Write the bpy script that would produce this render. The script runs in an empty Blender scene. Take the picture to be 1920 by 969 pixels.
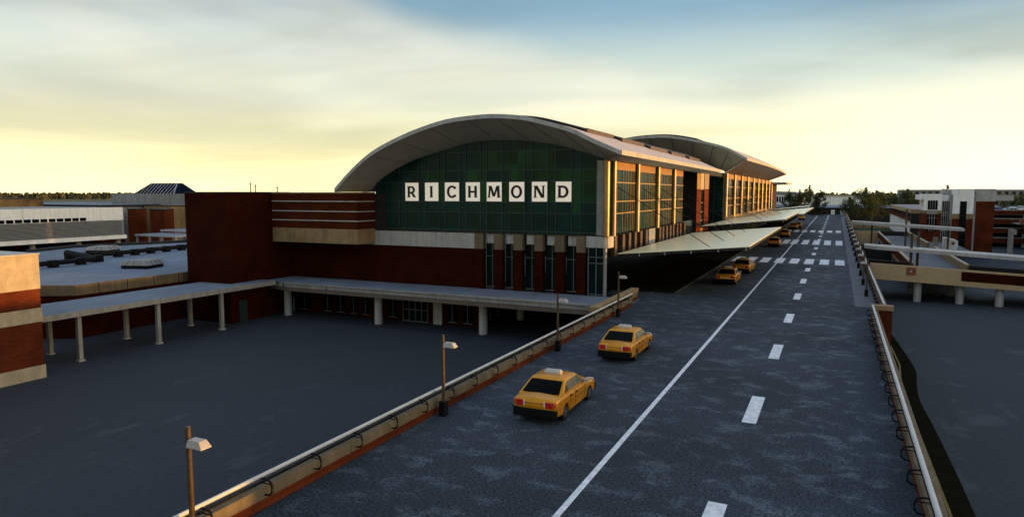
import bpy, bmesh, math, random
from mathutils import Vector, Matrix
random.seed(7)
S = bpy.context.scene
COL = S.collection
R = math.radians
PI = math.pi
G = -4.0            # lower ground level; the elevated road deck is at z = 0

# ------------------------------------------------------------------ materials
MAT = {}
def mat(name, base, rough=0.7, metal=0.0, var=0.12, scale=1.2, detail=5.0, bump=0.0, spec=0.3, stretch=(1, 1, 1), dark=None, streak=0.0):
    if name not in ('canopy_white', 'white_paint', 'paint_white', 'grass', 'hazed_leaf', 'leaf', 'leaf_b'): base = tuple(c * .74 for c in base)
    m = bpy.data.materials.new(name); m.use_nodes = True
    nt = m.node_tree; N = nt.nodes; L = nt.links
    b = N['Principled BSDF']
    b.inputs['Roughness'].default_value = rough
    b.inputs['Metallic'].default_value = metal
    b.inputs['Specular IOR Level'].default_value = spec
    geo = N.new('ShaderNodeNewGeometry')
    mp = N.new('ShaderNodeMapping'); mp.inputs['Scale'].default_value = stretch
    L.new(geo.outputs['Position'], mp.inputs['Vector'])
    nz = N.new('ShaderNodeTexNoise'); nz.inputs['Scale'].default_value = scale; nz.inputs['Detail'].default_value = detail
    nz.inputs['Roughness'].default_value = 0.65
    L.new(mp.outputs[0], nz.inputs['Vector'])
    cr = N.new('ShaderNodeValToRGB')
    d = dark or tuple(c * (1 - 2.2 * var) for c in base)
    l = tuple(min(1, c * (1 + 1.1 * var)) for c in base)
    cr.color_ramp.elements[0].position = 0.3; cr.color_ramp.elements[0].color = (*d, 1)
    cr.color_ramp.elements[1].position = 0.68; cr.color_ramp.elements[1].color = (*l, 1)
    L.new(nz.outputs['Fac'], cr.inputs['Fac'])
    out = cr.outputs['Color']
    if streak > 0:      # rain streaks: noise stretched down the wall
        mp2 = N.new('ShaderNodeMapping'); mp2.inputs['Scale'].default_value = (1.3, 1.3, 0.12)
        L.new(geo.outputs['Position'], mp2.inputs['Vector'])
        n2 = N.new('ShaderNodeTexNoise'); n2.inputs['Scale'].default_value = 1.6; n2.inputs['Detail'].default_value = 4
        L.new(mp2.outputs[0], n2.inputs['Vector'])
        c2 = N.new('ShaderNodeValToRGB')
        v = 1 - streak
        c2.color_ramp.elements[0].position = 0.38; c2.color_ramp.elements[0].color = (v, v * .98, v * .94, 1)
        c2.color_ramp.elements[1].position = 0.6; c2.color_ramp.elements[1].color = (1, 1, 1, 1)
        L.new(n2.outputs['Fac'], c2.inputs['Fac'])
        mx = N.new('ShaderNodeMix'); mx.data_type = 'RGBA'; mx.blend_type = 'MULTIPLY'; mx.inputs[0].default_value = 1
        L.new(out, mx.inputs[6]); L.new(c2.outputs['Color'], mx.inputs[7]); out = mx.outputs[2]
    L.new(out, b.inputs['Base Color'])
    if bump > 0:
        bp = N.new('ShaderNodeBump'); bp.inputs['Strength'].default_value = bump; bp.inputs['Distance'].default_value = 0.02
        n3 = N.new('ShaderNodeTexNoise'); n3.inputs['Scale'].default_value = scale * 9; n3.inputs['Detail'].default_value = 4
        L.new(geo.outputs['Position'], n3.inputs['Vector'])
        L.new(n3.outputs['Fac'], bp.inputs['Height']); L.new(bp.outputs[0], b.inputs['Normal'])
    MAT[name] = m
    return m

def brick_mat(name, c1, c2, mortar, bw=0.55, bh=0.18):
    m = bpy.data.materials.new(name); m.use_nodes = True
    nt = m.node_tree; N = nt.nodes; L = nt.links
    b = N['Principled BSDF']; b.inputs['Roughness'].default_value = 0.9; b.inputs['Specular IOR Level'].default_value = 0.04
    geo = N.new('ShaderNodeNewGeometry'); sp = N.new('ShaderNodeSeparateXYZ'); L.new(geo.outputs['Position'], sp.inputs[0])
    ad = N.new('ShaderNodeMath'); ad.operation = 'ADD'; L.new(sp.outputs[0], ad.inputs[0]); L.new(sp.outputs[1], ad.inputs[1])
    cb = N.new('ShaderNodeCombineXYZ'); L.new(ad.outputs[0], cb.inputs[0]); L.new(sp.outputs[2], cb.inputs[1])
    br = N.new('ShaderNodeTexBrick'); br.inputs['Scale'].default_value = 1.0
    br.inputs['Brick Width'].default_value = bw; br.inputs['Row Height'].default_value = bh
    br.inputs['Mortar Size'].default_value = 0.014; br.inputs['Mortar Smooth'].default_value = 0.3
    br.inputs['Color1'].default_value = (*c1, 1); br.inputs['Color2'].default_value = (*c2, 1); br.inputs['Mortar'].default_value = (*mortar, 1)
    L.new(cb.outputs[0], br.inputs['Vector'])
    nz = N.new('ShaderNodeTexNoise'); nz.inputs['Scale'].default_value = 0.45; nz.inputs['Detail'].default_value = 6
    L.new(geo.outputs['Position'], nz.inputs['Vector'])
    cr = N.new('ShaderNodeValToRGB')
    cr.color_ramp.elements[0].position = 0.3; cr.color_ramp.elements[0].color = (.62, .6, .6, 1)
    cr.color_ramp.elements[1].position = 0.7; cr.color_ramp.elements[1].color = (1.1, 1.05, 1.0, 1)
    L.new(nz.outputs['Fac'], cr.inputs['Fac'])
    mx = N.new('ShaderNodeMix'); mx.data_type = 'RGBA'; mx.blend_type = 'MULTIPLY'; mx.inputs[0].default_value = 1
    L.new(br.outputs['Color'], mx.inputs[6]); L.new(cr.outputs['Color'], mx.inputs[7]); L.new(mx.outputs[2], b.inputs['Base Color'])
    bp = N.new('ShaderNodeBump'); bp.inputs['Strength'].default_value = 0.35; bp.inputs['Distance'].default_value = 0.01; bp.invert = True
    L.new(br.outputs['Fac'], bp.inputs['Height']); L.new(bp.outputs[0], b.inputs['Normal'])
    MAT[name] = m

brick_mat('brick', (.042, .0072, .0014), (.030, .0054, .0011), (.013, .004, .0015))
brick_mat('brick_wing', (.085, .0175, .006), (.065, .0135, .005), (.035, .012, .006))
brick_mat('brick_bright', (.125, .028, .010), (.098, .021, .008), (.05, .02, .010))
mat('stone', (.37, .245, .115), .85, var=.12, scale=.8, streak=.18)
mat('bridge_stone', (.56, .39, .20), .85, var=.07, scale=1.6, detail=8, bump=.1)
mat('stone_dark', (.20, .15, .09), .85, var=.1, scale=.8, streak=.2)
mat('cream', (.50, .42, .29), .85, var=.1, scale=1.5, streak=.12)
mat('concrete', (.36, .345, .315), .85, var=.1, scale=1.4, streak=.18, bump=.15)
mat('concrete_light', (.52, .50, .46), .8, var=.08, scale=1.2, streak=.15)
mat('concrete_pink', (.36, .29, .25), .85, var=.08, scale=.8, streak=.12)
mat('roof_soffit', (.60, .55, .46), .8, var=.08, scale=.6, detail=8, bump=.1)
mat('roof_fascia', (.56, .54, .50), .65, var=.1, scale=.9, streak=.15)
mat('roof_metal', (.50, .45, .42), .55, var=.1, scale=.5, stretch=(1, .25, 1))
mat('roof_dark', (.020, .019, .019), .7, var=.2, scale=.7)
mat('membrane', (.185, .225, .275), .9, var=.12, scale=.35, detail=8, stretch=(1, .55, 1))
mat('white_paint', (.86, .84, .79), .6, var=.06, scale=.6, streak=.1)
mat('white_metal', (.62, .61, .58), .5, var=.06, scale=1.0)
mat('grey_metal', (.33, .33, .33), .45, .4, var=.12, scale=.8, streak=.1)
mat('louvre_metal', (.36, .36, .36), .5, .2, var=.06, scale=.8)
mat('dark_metal', (.022, .022, .024), .5, .2, var=.2, scale=2)
mat('black_steel', (.009, .009, .010), .75, 0, spec=.12, var=.2, scale=3)
mat('bronze', (.12, .065, .03), .45, .3, var=.2, scale=2)
mat('gold_panel', (.40, .21, .06), .5, .1, var=.1, scale=.7)
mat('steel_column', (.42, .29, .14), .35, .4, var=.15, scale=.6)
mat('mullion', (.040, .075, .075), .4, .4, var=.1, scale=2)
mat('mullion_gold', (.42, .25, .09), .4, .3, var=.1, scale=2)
mat('mullion_pale', (.17, .18, .18), .45, .2, var=.1, scale=2)
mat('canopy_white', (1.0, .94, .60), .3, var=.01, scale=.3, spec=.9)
mat('lamp_metal', (.46, .43, .38), .5, .1, var=.1, scale=4)
mat('pole_metal', (.095, .062, .034), .45, .3, var=.15, scale=5)
mat('dark_wall', (.03, .022, .016), .85, var=.2, scale=.8)
mat('charcoal', (.016, .015, .014), .9, var=.2, scale=.6)
mat('paint_white', (.62, .63, .64), .75, var=.16, scale=3.0, detail=8)
mat('paint_faint', (.16, .165, .17), .85, var=.2, scale=2.0)
mat('paint_yellow', (.22, .15, .03), .8, var=.2, scale=2)
mat('sidewalk', (.135, .145, .155), .9, var=.1, scale=.6, bump=.2)
mat('kerb_stone', (.06, .06, .06), .9, var=.12, scale=1)
mat('shaded_asphalt', (.015, .013, .008), 1, var=.15, scale=1.5, spec=.0)  # shade is put into this near-black colour
mat('grass', (.055, .06, .018), 1, var=.25, scale=.02, detail=8, dark=(.03, .036, .012))
mat('lawn', (.035, .045, .014), 1, var=.3, scale=.4, detail=8)
mat('bark', (.05, .035, .022), .95, var=.2, scale=2)
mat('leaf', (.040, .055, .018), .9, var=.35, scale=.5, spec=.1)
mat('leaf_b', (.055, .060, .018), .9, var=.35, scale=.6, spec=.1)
mat('hazed_leaf', (.095, .10, .055), 1, var=.35, scale=.03, spec=.05)  # distance haze is painted in as a paler green
mat('sunlit_orange', (.30, .17, .06), .6, .2, var=.35, scale=.35, detail=8)  # low sunlight is put into this orange
mat('letter_black', (.015, .012, .010), .5, var=.1, scale=3)
mat('red_kerb', (.22, .05, .03), .8, var=.2, scale=1)
mat('emblem', (.30, .10, .06), .8, var=.2, scale=3)

def glass_mat(name, c, rough=.08, spec=.5, lo=None, cell=(1.1, 1.5), rng=.5, glow=None):
    m = bpy.data.materials.new(name); m.use_nodes = True
    N = m.node_tree.nodes; L = m.node_tree.links; b = N['Principled BSDF']
    b.inputs['Roughness'].default_value = rough; b.inputs['Specular IOR Level'].default_value = spec
    geo = N.new('ShaderNodeNewGeometry')
    sn = N.new('ShaderNodeVectorMath'); sn.operation = 'SNAP'; sn.inputs[1].default_value = (cell[0], cell[0], cell[1])
    L.new(geo.outputs['Position'], sn.inputs[0])
    wn = N.new('ShaderNodeTexWhiteNoise'); wn.noise_dimensions = '3D'; L.new(sn.outputs[0], wn.inputs['Vector'])
    cr = N.new('ShaderNodeValToRGB')
    cr.color_ramp.elements[0].color = (*(tuple(x * (1 - rng) for x in c)), 1)
    cr.color_ramp.elements[1].color = (*(tuple(x * (1 + rng * .6) for x in c)), 1)
    L.new(wn.outputs['Value'], cr.inputs['Fac'])
    out = cr.outputs[0]
    if lo:
        nz = N.new('ShaderNodeTexNoise'); nz.inputs['Scale'].default_value = .13; nz.inputs['Detail'].default_value = 1
        L.new(sn.outputs[0], nz.inputs['Vector'])
        c3 = N.new('ShaderNodeValToRGB'); c3.color_ramp.elements[0].position = .42; c3.color_ramp.elements[1].position = .62
        L.new(nz.outputs['Fac'], c3.inputs['Fac'])
        mx = N.new('ShaderNodeMix'); mx.data_type = 'RGBA'; L.new(c3.outputs[0], mx.inputs[0])
        L.new(out, mx.inputs[6]); mx.inputs[7].default_value = (*lo, 1); out = mx.outputs[2]
    L.new(out, b.inputs['Base Color'])
    # each pane is set a hair out of true, so reflections break from pane to pane
    bp = N.new('ShaderNodeBump'); bp.inputs['Strength'].default_value = .06; bp.inputs['Distance'].default_value = .05
    n4 = N.new('ShaderNodeTexNoise'); n4.inputs['Scale'].default_value = .5; L.new(geo.outputs['Position'], n4.inputs['Vector'])
    L.new(n4.outputs['Fac'], bp.inputs['Height']); L.new(bp.outputs[0], b.inputs['Normal'])
    MAT[name] = m
glass_mat('green_glass', (.003, .027, .022), .25, .12, rng=.35)
glass_mat('lit_green_glass', (.009, .052, .018), .25, .12, rng=.5)  # brighter green paints interior light into the panes
glass_mat('bay_glass', (.005, .022, .015), .25, .03)
glass_mat('lower_glass', (.003, .011, .010), .2, .06)
glass_mat('dark_glass', (.003, .005, .005), .2, .06)
glass_mat('blue_glass', (.006, .011, .026), .5, .0)
glass_mat('car_glass', (.003, .003, .003), .25, .03)
glass_mat('side_glass', (.13, .125, .09), .08, .5)  # grey-olive base paints a reflection into the taxi side windows

def plain(name, c, rough=.5, metal=0, coat=0, spec=.5, emit=None, es=0):
    m = bpy.data.materials.new(name); m.use_nodes = True; N = m.node_tree.nodes; L = m.node_tree.links; b = N['Principled BSDF']
    b.inputs['Roughness'].default_value = rough; b.inputs['Metallic'].default_value = metal; b.inputs['Coat Weight'].default_value = coat
    b.inputs['Coat Roughness'].default_value = .12; b.inputs['Specular IOR Level'].default_value = spec
    tc = N.new('ShaderNodeTexCoord'); nz = N.new('ShaderNodeTexNoise'); nz.inputs['Scale'].default_value = 2.2; nz.inputs['Detail'].default_value = 6
    L.new(tc.outputs['Object'], nz.inputs['Vector'])
    cr = N.new('ShaderNodeValToRGB'); cr.color_ramp.elements[0].position = .3; cr.color_ramp.elements[1].position = .7
    cr.color_ramp.elements[0].color = (*(x * .82 for x in c), 1); cr.color_ramp.elements[1].color = (*(min(1, x * 1.06) for x in c), 1)
    L.new(nz.outputs['Fac'], cr.inputs['Fac']); L.new(cr.outputs[0], b.inputs['Base Color'])
    if emit:
        b.inputs['Emission Color'].default_value = (*emit, 1); b.inputs['Emission Strength'].default_value = es
    MAT[name] = m
plain('taxi_yellow', (.60, .240, .002), .36, .45, .1)
plain('rubber', (.007, .007, .007), .9, spec=.2)
plain('rim_metal', (.16, .16, .16), .35, .8)
plain('bumper_black', (.005, .005, .005), .8, spec=.1)
plain('lens_red', (.42, .012, .008), .2, 0, .5)
plain('lens_orange', (.50, .09, .015), .2, 0, .5)
plain('lens_clear', (.62, .5, .4), .25)
plain('sign_plastic', (.42, .38, .32), .4)
plain('mirror_shell', (.42, .38, .30), .4)
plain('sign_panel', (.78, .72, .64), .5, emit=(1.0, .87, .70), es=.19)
for n, c in dict(car_white=(.6, .6, .58), car_red=(.42, .03, .02), car_blue=(.03, .07, .20), car_black=(.02, .02, .022), car_silver=(.35, .36, .37), car_green=(.05, .12, .10)).items():
    plain(n, c, .35, .1, .5)

# asphalt of the elevated road: dark with pale worn crusts and fine grain
def asphalt(name, base, light, amount, grain, stretch, sc, con=1.0):
    m = bpy.data.materials.new(name); m.use_nodes = True; N = m.node_tree.nodes; L = m.node_tree.links; b = N['Principled BSDF']
    b.inputs['Specular IOR Level'].default_value = .12
    geo = N.new('ShaderNodeNewGeometry'); mp = N.new('ShaderNodeMapping'); mp.inputs['Scale'].default_value = stretch
    L.new(geo.outputs['Position'], mp.inputs['Vector'])
    n1 = N.new('ShaderNodeTexNoise'); n1.inputs['Scale'].default_value = sc; n1.inputs['Detail'].default_value = 13; n1.inputs['Roughness'].default_value = .72; n1.inputs['Distortion'].default_value = .35
    L.new(mp.outputs[0], n1.inputs['Vector'])
    r1 = N.new('ShaderNodeValToRGB'); r1.color_ramp.elements[0].position = .60 - amount; r1.color_ramp.elements[1].position = .66 - amount * .6
    r1.color_ramp.elements[0].color = (0, 0, 0, 1); r1.color_ramp.elements[1].color = (1, 1, 1, 1)
    L.new(n1.outputs['Fac'], r1.inputs['Fac'])
    n2 = N.new('ShaderNodeTexNoise'); n2.inputs['Scale'].default_value = grain; n2.inputs['Detail'].default_value = 3
    L.new(mp.outputs[0], n2.inputs['Vector'])
    r2 = N.new('ShaderNodeValToRGB'); r2.color_ramp.elements[0].position = .35; r2.color_ramp.elements[1].position = .7
    r2.color_ramp.elements[0].color = (*[1 - .45*con]*3, 1); r2.color_ramp.elements[1].color = (*[1 + .2*con]*3, 1)
    L.new(n2.outputs['Fac'], r2.inputs['Fac'])
    n5 = N.new('ShaderNodeTexNoise'); n5.inputs['Scale'].default_value = .09; n5.inputs['Detail'].default_value = 4
    L.new(geo.outputs['Position'], n5.inputs['Vector'])
    r5 = N.new('ShaderNodeValToRGB'); r5.color_ramp.elements[0].position = .3; r5.color_ramp.elements[1].position = .7
    r5.color_ramp.elements[0].color = (*[1 - .27*con]*3, 1); r5.color_ramp.elements[1].color = (*[1 + .1*con]*3, 1); L.new(n5.outputs['Fac'], r5.inputs['Fac'])
    mx = N.new('ShaderNodeMix'); mx.data_type = 'RGBA'; L.new(r1.outputs[0], mx.inputs[0]); mx.inputs[6].default_value = (*base, 1); mx.inputs[7].default_value = (*light, 1)
    m2 = N.new('ShaderNodeMix'); m2.data_type = 'RGBA'; m2.blend_type = 'MULTIPLY'; m2.inputs[0].default_value = 1; L.new(mx.outputs[2], m2.inputs[6]); L.new(r2.outputs[0], m2.inputs[7])
    m3 = N.new('ShaderNodeMix'); m3.data_type = 'RGBA'; m3.blend_type = 'MULTIPLY'; m3.inputs[0].default_value = 1; L.new(m2.outputs[2], m3.inputs[6]); L.new(r5.outputs[0], m3.inputs[7])
    L.new(m3.outputs[2], b.inputs['Base Color'])
    rr = N.new('ShaderNodeMapRange'); rr.inputs[3].default_value = .8; rr.inputs[4].default_value = .6; L.new(r1.outputs[0], rr.inputs[0]); L.new(rr.outputs[0], b.inputs['Roughness'])
    bp = N.new('ShaderNodeBump'); bp.inputs['Strength'].default_value = .4; bp.inputs['Distance'].default_value = .012
    L.new(n2.outputs['Fac'], bp.inputs['Height']); L.new(bp.outputs[0], b.inputs['Normal'])
    MAT[name] = m
asphalt('road_asphalt', (.047, .0615, .076), (.094, .121, .143), .085, 12, (.85, 1.1, 1), .8, 1.7)
asphalt('ground_asphalt', (.0345, .0395, .0455), (.0362, .0414, .0475), .04, 5, (1, .6, 1), .3, .35)

# ------------------------------------------------------------------ mesh builder
OFF = {}
class MB:
    def __init__(s): s.v = []; s.f = []; s.fm = []; s.cur = 0
    def add(s, vs, fs, m=None):
        o = len(s.v); s.v += [tuple(v) for v in vs]
        for f in fs: s.f.append([i + o for i in f]); s.fm.append(s.cur if m is None else m)
        return s
    def box(s, x0, x1, y0, y1, z0, z1):
        x0, x1 = min(x0, x1), max(x0, x1); y0, y1 = min(y0, y1), max(y0, y1); z0, z1 = min(z0, z1), max(z0, z1)
        return s.add([(x0,y0,z0),(x1,y0,z0),(x1,y1,z0),(x0,y1,z0),(x0,y0,z1),(x1,y0,z1),(x1,y1,z1),(x0,y1,z1)],
              [(0,3,2,1),(4,5,6,7),(0,1,5,4),(1,2,6,5),(2,3,7,6),(3,0,4,7)])
    def prism(s, pts, axis, a, b):
        # extrude a 2D outline along an axis; pts are the two other coordinates in x,y,z order
        def P(p, t):
            return (t, p[0], p[1]) if axis == 'x' else (p[0], t, p[1]) if axis == 'y' else (p[0], p[1], t)
        n = len(pts)
        return s.add([P(p, a) for p in pts] + [P(p, b) for p in pts],
              [list(range(n))[::-1], list(range(n, 2 * n))] + [(i, (i + 1) % n, n + (i + 1) % n, n + i) for i in range(n)])
    def loft(s, rings, cap=True, closed=True):
        n = len(rings[0]); o = len(s.v)
        for r in rings: s.v += [tuple(p) for p in r]
        for k in range(len(rings) - 1):
            for i in range(n if closed else n - 1):
                j = (i + 1) % n
                s.f.append([o + k*n + i, o + k*n + j, o + (k+1)*n + j, o + (k+1)*n + i]); s.fm.append(s.cur)
        if cap and closed:
            s.f.append([o + i for i in range(n)][::-1]); s.fm.append(s.cur)
            s.f.append([o + (len(rings)-1)*n + i for i in range(n)]); s.fm.append(s.cur)
        return s
    def tube(s, path, r, n=8, cap=True):
        path = [Vector(p) for p in path]; rings = []
        rr = r if isinstance(r, (list, tuple)) else [r] * len(path)
        for i, p in enumerate(path):
            a = path[max(0, i-1)]; b = path[min(len(path)-1, i+1)]
            t = (b - a).normalized()
            u = t.cross(Vector((0, 0, 1)))
            if u.length < 1e-3: u = t.cross(Vector((0, 1, 0)))
            u.normalize(); w = t.cross(u)
            rings.append([p + rr[i] * (math.cos(2*PI*k/n + PI/n) * u + math.sin(2*PI*k/n + PI/n) * w) for k in range(n)])
        return s.loft(rings, cap)
    def build(s, name, m, parent=None, smooth=None, bevel=0, seg=2, kind=None):
        me = bpy.data.meshes.new(name)
        if parent is None:
            xs = [v[0] for v in s.v]; ys = [v[1] for v in s.v]; zs = [v[2] for v in s.v]
            off = Vector(((min(xs)+max(xs))/2, (min(ys)+max(ys))/2, min(zs)))
        else: off = OFF[parent]
        me.from_pydata([tuple(Vector(v) - off) for v in s.v], [], s.f)
        ms = m if isinstance(m, (list, tuple)) else [m]
        for x in ms: me.materials.append(MAT[x])
        if len(ms) > 1:
            for p, k in zip(me.polygons, s.fm): p.material_index = k
        bm = bmesh.new(); bm.from_mesh(me); bmesh.ops.recalc_face_normals(bm, faces=bm.faces)
        if bevel:
            eg = [e for e in bm.edges if len(e.link_faces) == 2 and e.calc_face_angle(0) > R(30)]
            bmesh.ops.bevel(bm, geom=eg, offset=bevel, segments=seg, affect='EDGES', profile=.5, clamp_overlap=True)
        bm.to_mesh(me); bm.free()
        if smooth is not None:
            for p in me.polygons: p.use_smooth = True
            me.set_sharp_from_angle(angle=R(smooth))
        o = bpy.data.objects.new(name, me); COL.objects.link(o)
        if parent is None: o.location = off; OFF[o] = off
        else: o.parent = parent; OFF[o] = off
        if kind: o['kind'] = kind
        return o
def B(*a): return MB().box(*a)
def thing(name, label, cat, loc, group=None):
    o = bpy.data.objects.new(name, None); COL.objects.link(o); o.location = loc; o.empty_display_size = .3
    OFF[o] = Vector(loc); o['label'] = label; o['category'] = cat
    if group: o['group'] = group
    return o
def tag(o, label, cat, group=None):
    o['label'] = label; o['category'] = cat
    if group: o['group'] = group
    return o
def dup(root, loc, rz, label, group=None):
    r = root.copy(); COL.objects.link(r); r.location = loc; r.rotation_euler = (0, 0, rz); r['label'] = label
    if group: r['group'] = group
    def rec(src, dst):
        for ch in list(src.children):
            if ch.name in seen: continue
            c = ch.copy(); COL.objects.link(c); c.parent = dst; seen.add(c.name); rec(ch, c)
    seen = set(); rec(root, r)
    return r
def catmull(pts, n=6):
    out = []
    P = [pts[0]] + list(pts) + [pts[-1]]
    for i in range(1, len(P) - 2):
        for k in range(n):
            t = k / n
            out.append(tuple(.5 * ((2*P[i][c]) + (-P[i-1][c]+P[i+1][c])*t + (2*P[i-1][c]-5*P[i][c]+4*P[i+1][c]-P[i+2][c])*t*t + (-P[i-1][c]+3*P[i][c]-3*P[i+1][c]+P[i+2][c])*t**3) for c in range(len(pts[0]))))
    out.append(tuple(pts[-1])); return out
def interp(poly, x):
    for (a, b) in zip(poly, poly[1:]):
        if a[0] <= x <= b[0]: return a[1] + (b[1]-a[1])*(x-a[0])/(b[0]-a[0]+1e-9)
    return poly[0][1] if x < poly[0][0] else poly[-1][1]

# ------------------------------------------------------------------ ground, road, markings
B(-5000, 5000, -2500, 6000, G-2, G).build('ground', 'grass', kind='structure')
B(-420, 160, -120, 262, G, G+.004).build('forecourt', 'ground_asphalt', kind='structure')
B(-300, 400, 352, 520, G, G+.004).build('car_park_ground', 'ground_asphalt', kind='structure')
B(4.7, 60, 264, 346, G, G+.03).build('lawn', 'lawn', kind='structure')
dk = MB()
dk.prism([(-15.35, -60), (2.75, -60), (2.75, 57.6), (4.05, 57.6), (4.05, 332), (-24, 332), (-24, 61.2), (-15.35, 61.2)], 'z', -1.1, 0)
dk.build('road_deck', 'road_asphalt', kind='structure')
# terminal pavement with kerb, and the strip along the right-hand parapet
B(-24, -13.35, 63.9, 300, .0, .12).build('terminal_pavement', 'shaded_asphalt', kind='structure')  # near-black colour carries the shade under the canopies
B(-13.35, -13.2, 63.9, 300, .0, .125).build('kerb', 'kerb_stone', kind='structure')
B(1.69, 3.5, 62.6, 330, 0, .03).build('right_pavement', 'sidewalk', kind='structure')
m = MB(); m.box(-7.09, -6.89, -30, 330, 0, .005); m.build('solid_lane_line', 'paint_white', kind='structure')
m = MB()
for k in range(-3, 26):
    y = 16.73 + 12.03 * k
    m.box(-3.17, -2.61, y, y + 4, 0, .0055)
m.build('dashed_lane_line', 'paint_white', kind='structure')
for (y0, y1, xs) in ((98.2, 105.6, (.12, -1.76, -3.64, -5.5, -7.38, -9.26, -11.14, -12.9)), (136, 148.6, (.1, -1.85, -3.75, -5.65, -7.55, -9.1, -10.7)), (179, 188, (.05, -1.85, -3.75, -5.62, -7.45, -9.25, -11.1))):
    m = MB()
    for x in xs: m.box(x - .02, x + 1.12, y0, y1, 0, .009)
    m.build('crosswalk', 'paint_white', kind='structure')
    m2 = MB(); m2.box(-13, 1.6, y0 - 1.2, y0 - .95, 0, .004); m2.box(-13, 1.6, y1 + .9, y1 + 1.15, 0, .004); m2.build('crosswalk_border', 'paint_faint', kind='structure')
# lane below the right-hand parapet, the deck's contact shadow put into its colour
e = [(5.1, -20), (5.6, 15), (5.72, 32.8), (5.55, 44), (5.35, 50.4), (5.6, 55), (5.88, 59.7), (5.4, 70), (4.8, 82), (4.4, 95)]
MB().prism([(2.0, -20)] + catmull(e, 3) + [(2.0, 95)], 'z', G, G+.02).build('shaded_lane', 'shaded_asphalt', kind='structure')
yl = [(4.8, 10), (4.79, 32.4), (4.6, 46.3), (4.5, 52.9), (4.92, 60.4), (4.55, 76.4), (4.3, 90)]
m = MB()
for a, b in zip(yl, yl[1:]): m.prism([(a[0]-.06, a[1]), (a[0]+.06, a[1]), (b[0]+.06, b[1]), (b[0]-.06, b[1])], 'z', G+.02, G+.026)
m.build('yellow_lane_line', 'paint_yellow', kind='structure')

# ------------------------------------------------------------------ parapet walls with handrail
def parapet(name, label, x, y0, y1, side, hooks, rail_w=.125, rail=True, ends=()):
    """x: inner face; side +1: wall lies towards +x of that face, -1 towards -x"""
    t = thing(name, label, 'parapet wall', (x, (y0+y1)/2, 0))
    xo = x + side * .42
    B(x, xo, y0, y1, -1.6, .30).build('brick_base', 'brick_bright', t)
    m = MB(); n = max(1, round((y1-y0)/3.6)); L = (y1-y0)/n
    for k in range(n): m.box(x - side*.02, xo + side*.02, y0 + k*L + .012, y0 + (k+1)*L - .012, .30, .66)
    m.build('stone_band', 'stone_dark', t, bevel=.012, seg=1)
    if rail:
        xr = x + side * .10
        m = MB(); m.tube([(xr, y0 - .3, .98), (xr, y1 + .2, .98)], rail_w/2, 10)
        m.build('hand_rail', 'white_metal', t, smooth=40)
        m = MB(); m.tube([(xr - side*.02, y0 - .2, .80), (xr - side*.02, y1 + .1, .80)], .045, 8); m.build('lower_rail', 'black_steel', t, smooth=40)
        for y in hooks:
            xi = x - side * .03
            m = MB(); m.tube([(xr, y, .93), (xi - side*.10, y, .93), (xi - side*.26, y, .88), (xi - side*.31, y, .74), (xi - side*.30, y, .56), (xi - side*.22, y, .47), (xi - side*.04, y, .44)], .032, 6)
            m.tube([(xr - side*.02, y, .80), (xi - side*.30, y, .80)], .02, 5)
            m.build('rail_bracket', 'black_steel', t, smooth=50)
    return t
parapet('parapet_wall', 'long brick and stone parapet with white handrail left of the taxis', -15.0, -40, 55.3, -1, [14.6 + 2.136*k for k in range(-3, 19)])
t = parapet('parapet_wall', 'short brick parapet with stone coping at the end of the entrance canopy', -15.55, 47.4, 58.9, -1, [], rail=False)
B(-16.1, -15.45, 47.35, 58.95, .66, 1.02).build('coping', 'stone', t, bevel=.02)
parapet('parapet_wall', 'near brick parapet with wide pale handrail at the right road edge', 2.62, -40, 56.9, 1, [21.4 + 2.138*k for k in range(-4, 17)], .16)
t = parapet('parapet_wall', 'far parapet with brackets running behind the row of right street lamps', 3.42, 58.6, 190, 1, [60.2 + 2.138*k for k in range(0, 60)], .17)
t2 = thing('parapet_wall', 'distant parapet stretch where the road meets the tan retaining wall', 'parapet wall', (3.6, 260, 0))
B(3.5, 3.95, 191, 330, -1.6, .95).build('brick_base', 'stone', t2)
w = thing('parapet_return', 'short brick end wall where the right parapet steps outward', 'parapet wall', (3.4, 57.7, 0))
B(2.66, 4.05, 57.45, 57.98, -2.4, .62).build('brick_base', 'brick_bright', w)
B(2.58, 4.12, 57.38, 58.05, .62, .98).build('coping', 'stone', w, bevel=.02)
B(2.66, 4.05, 57.47, 57.96, G, -2.4).build('stone_band', 'cream', w)
# deck side girder, seen where the deck overhangs the lower ground
gd = thing('deck_girder', 'long concrete girder below the left edge of the elevated road', 'girder', (-15.3, 0, G))
B(-15.34, -14.6, -60, 61, G, -1.6).build('web', 'concrete', gd)
gd = thing('deck_girder', 'dark girder below the right edge of the elevated road', 'girder', (2.9, 0, G))
B(2.2, 2.98, -60, 57.4, G, -1.6).build('web', 'concrete', gd)
B(2.6, 3.9, 58.1, 330, G, -1.6).build('web', 'concrete', gd)

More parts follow.
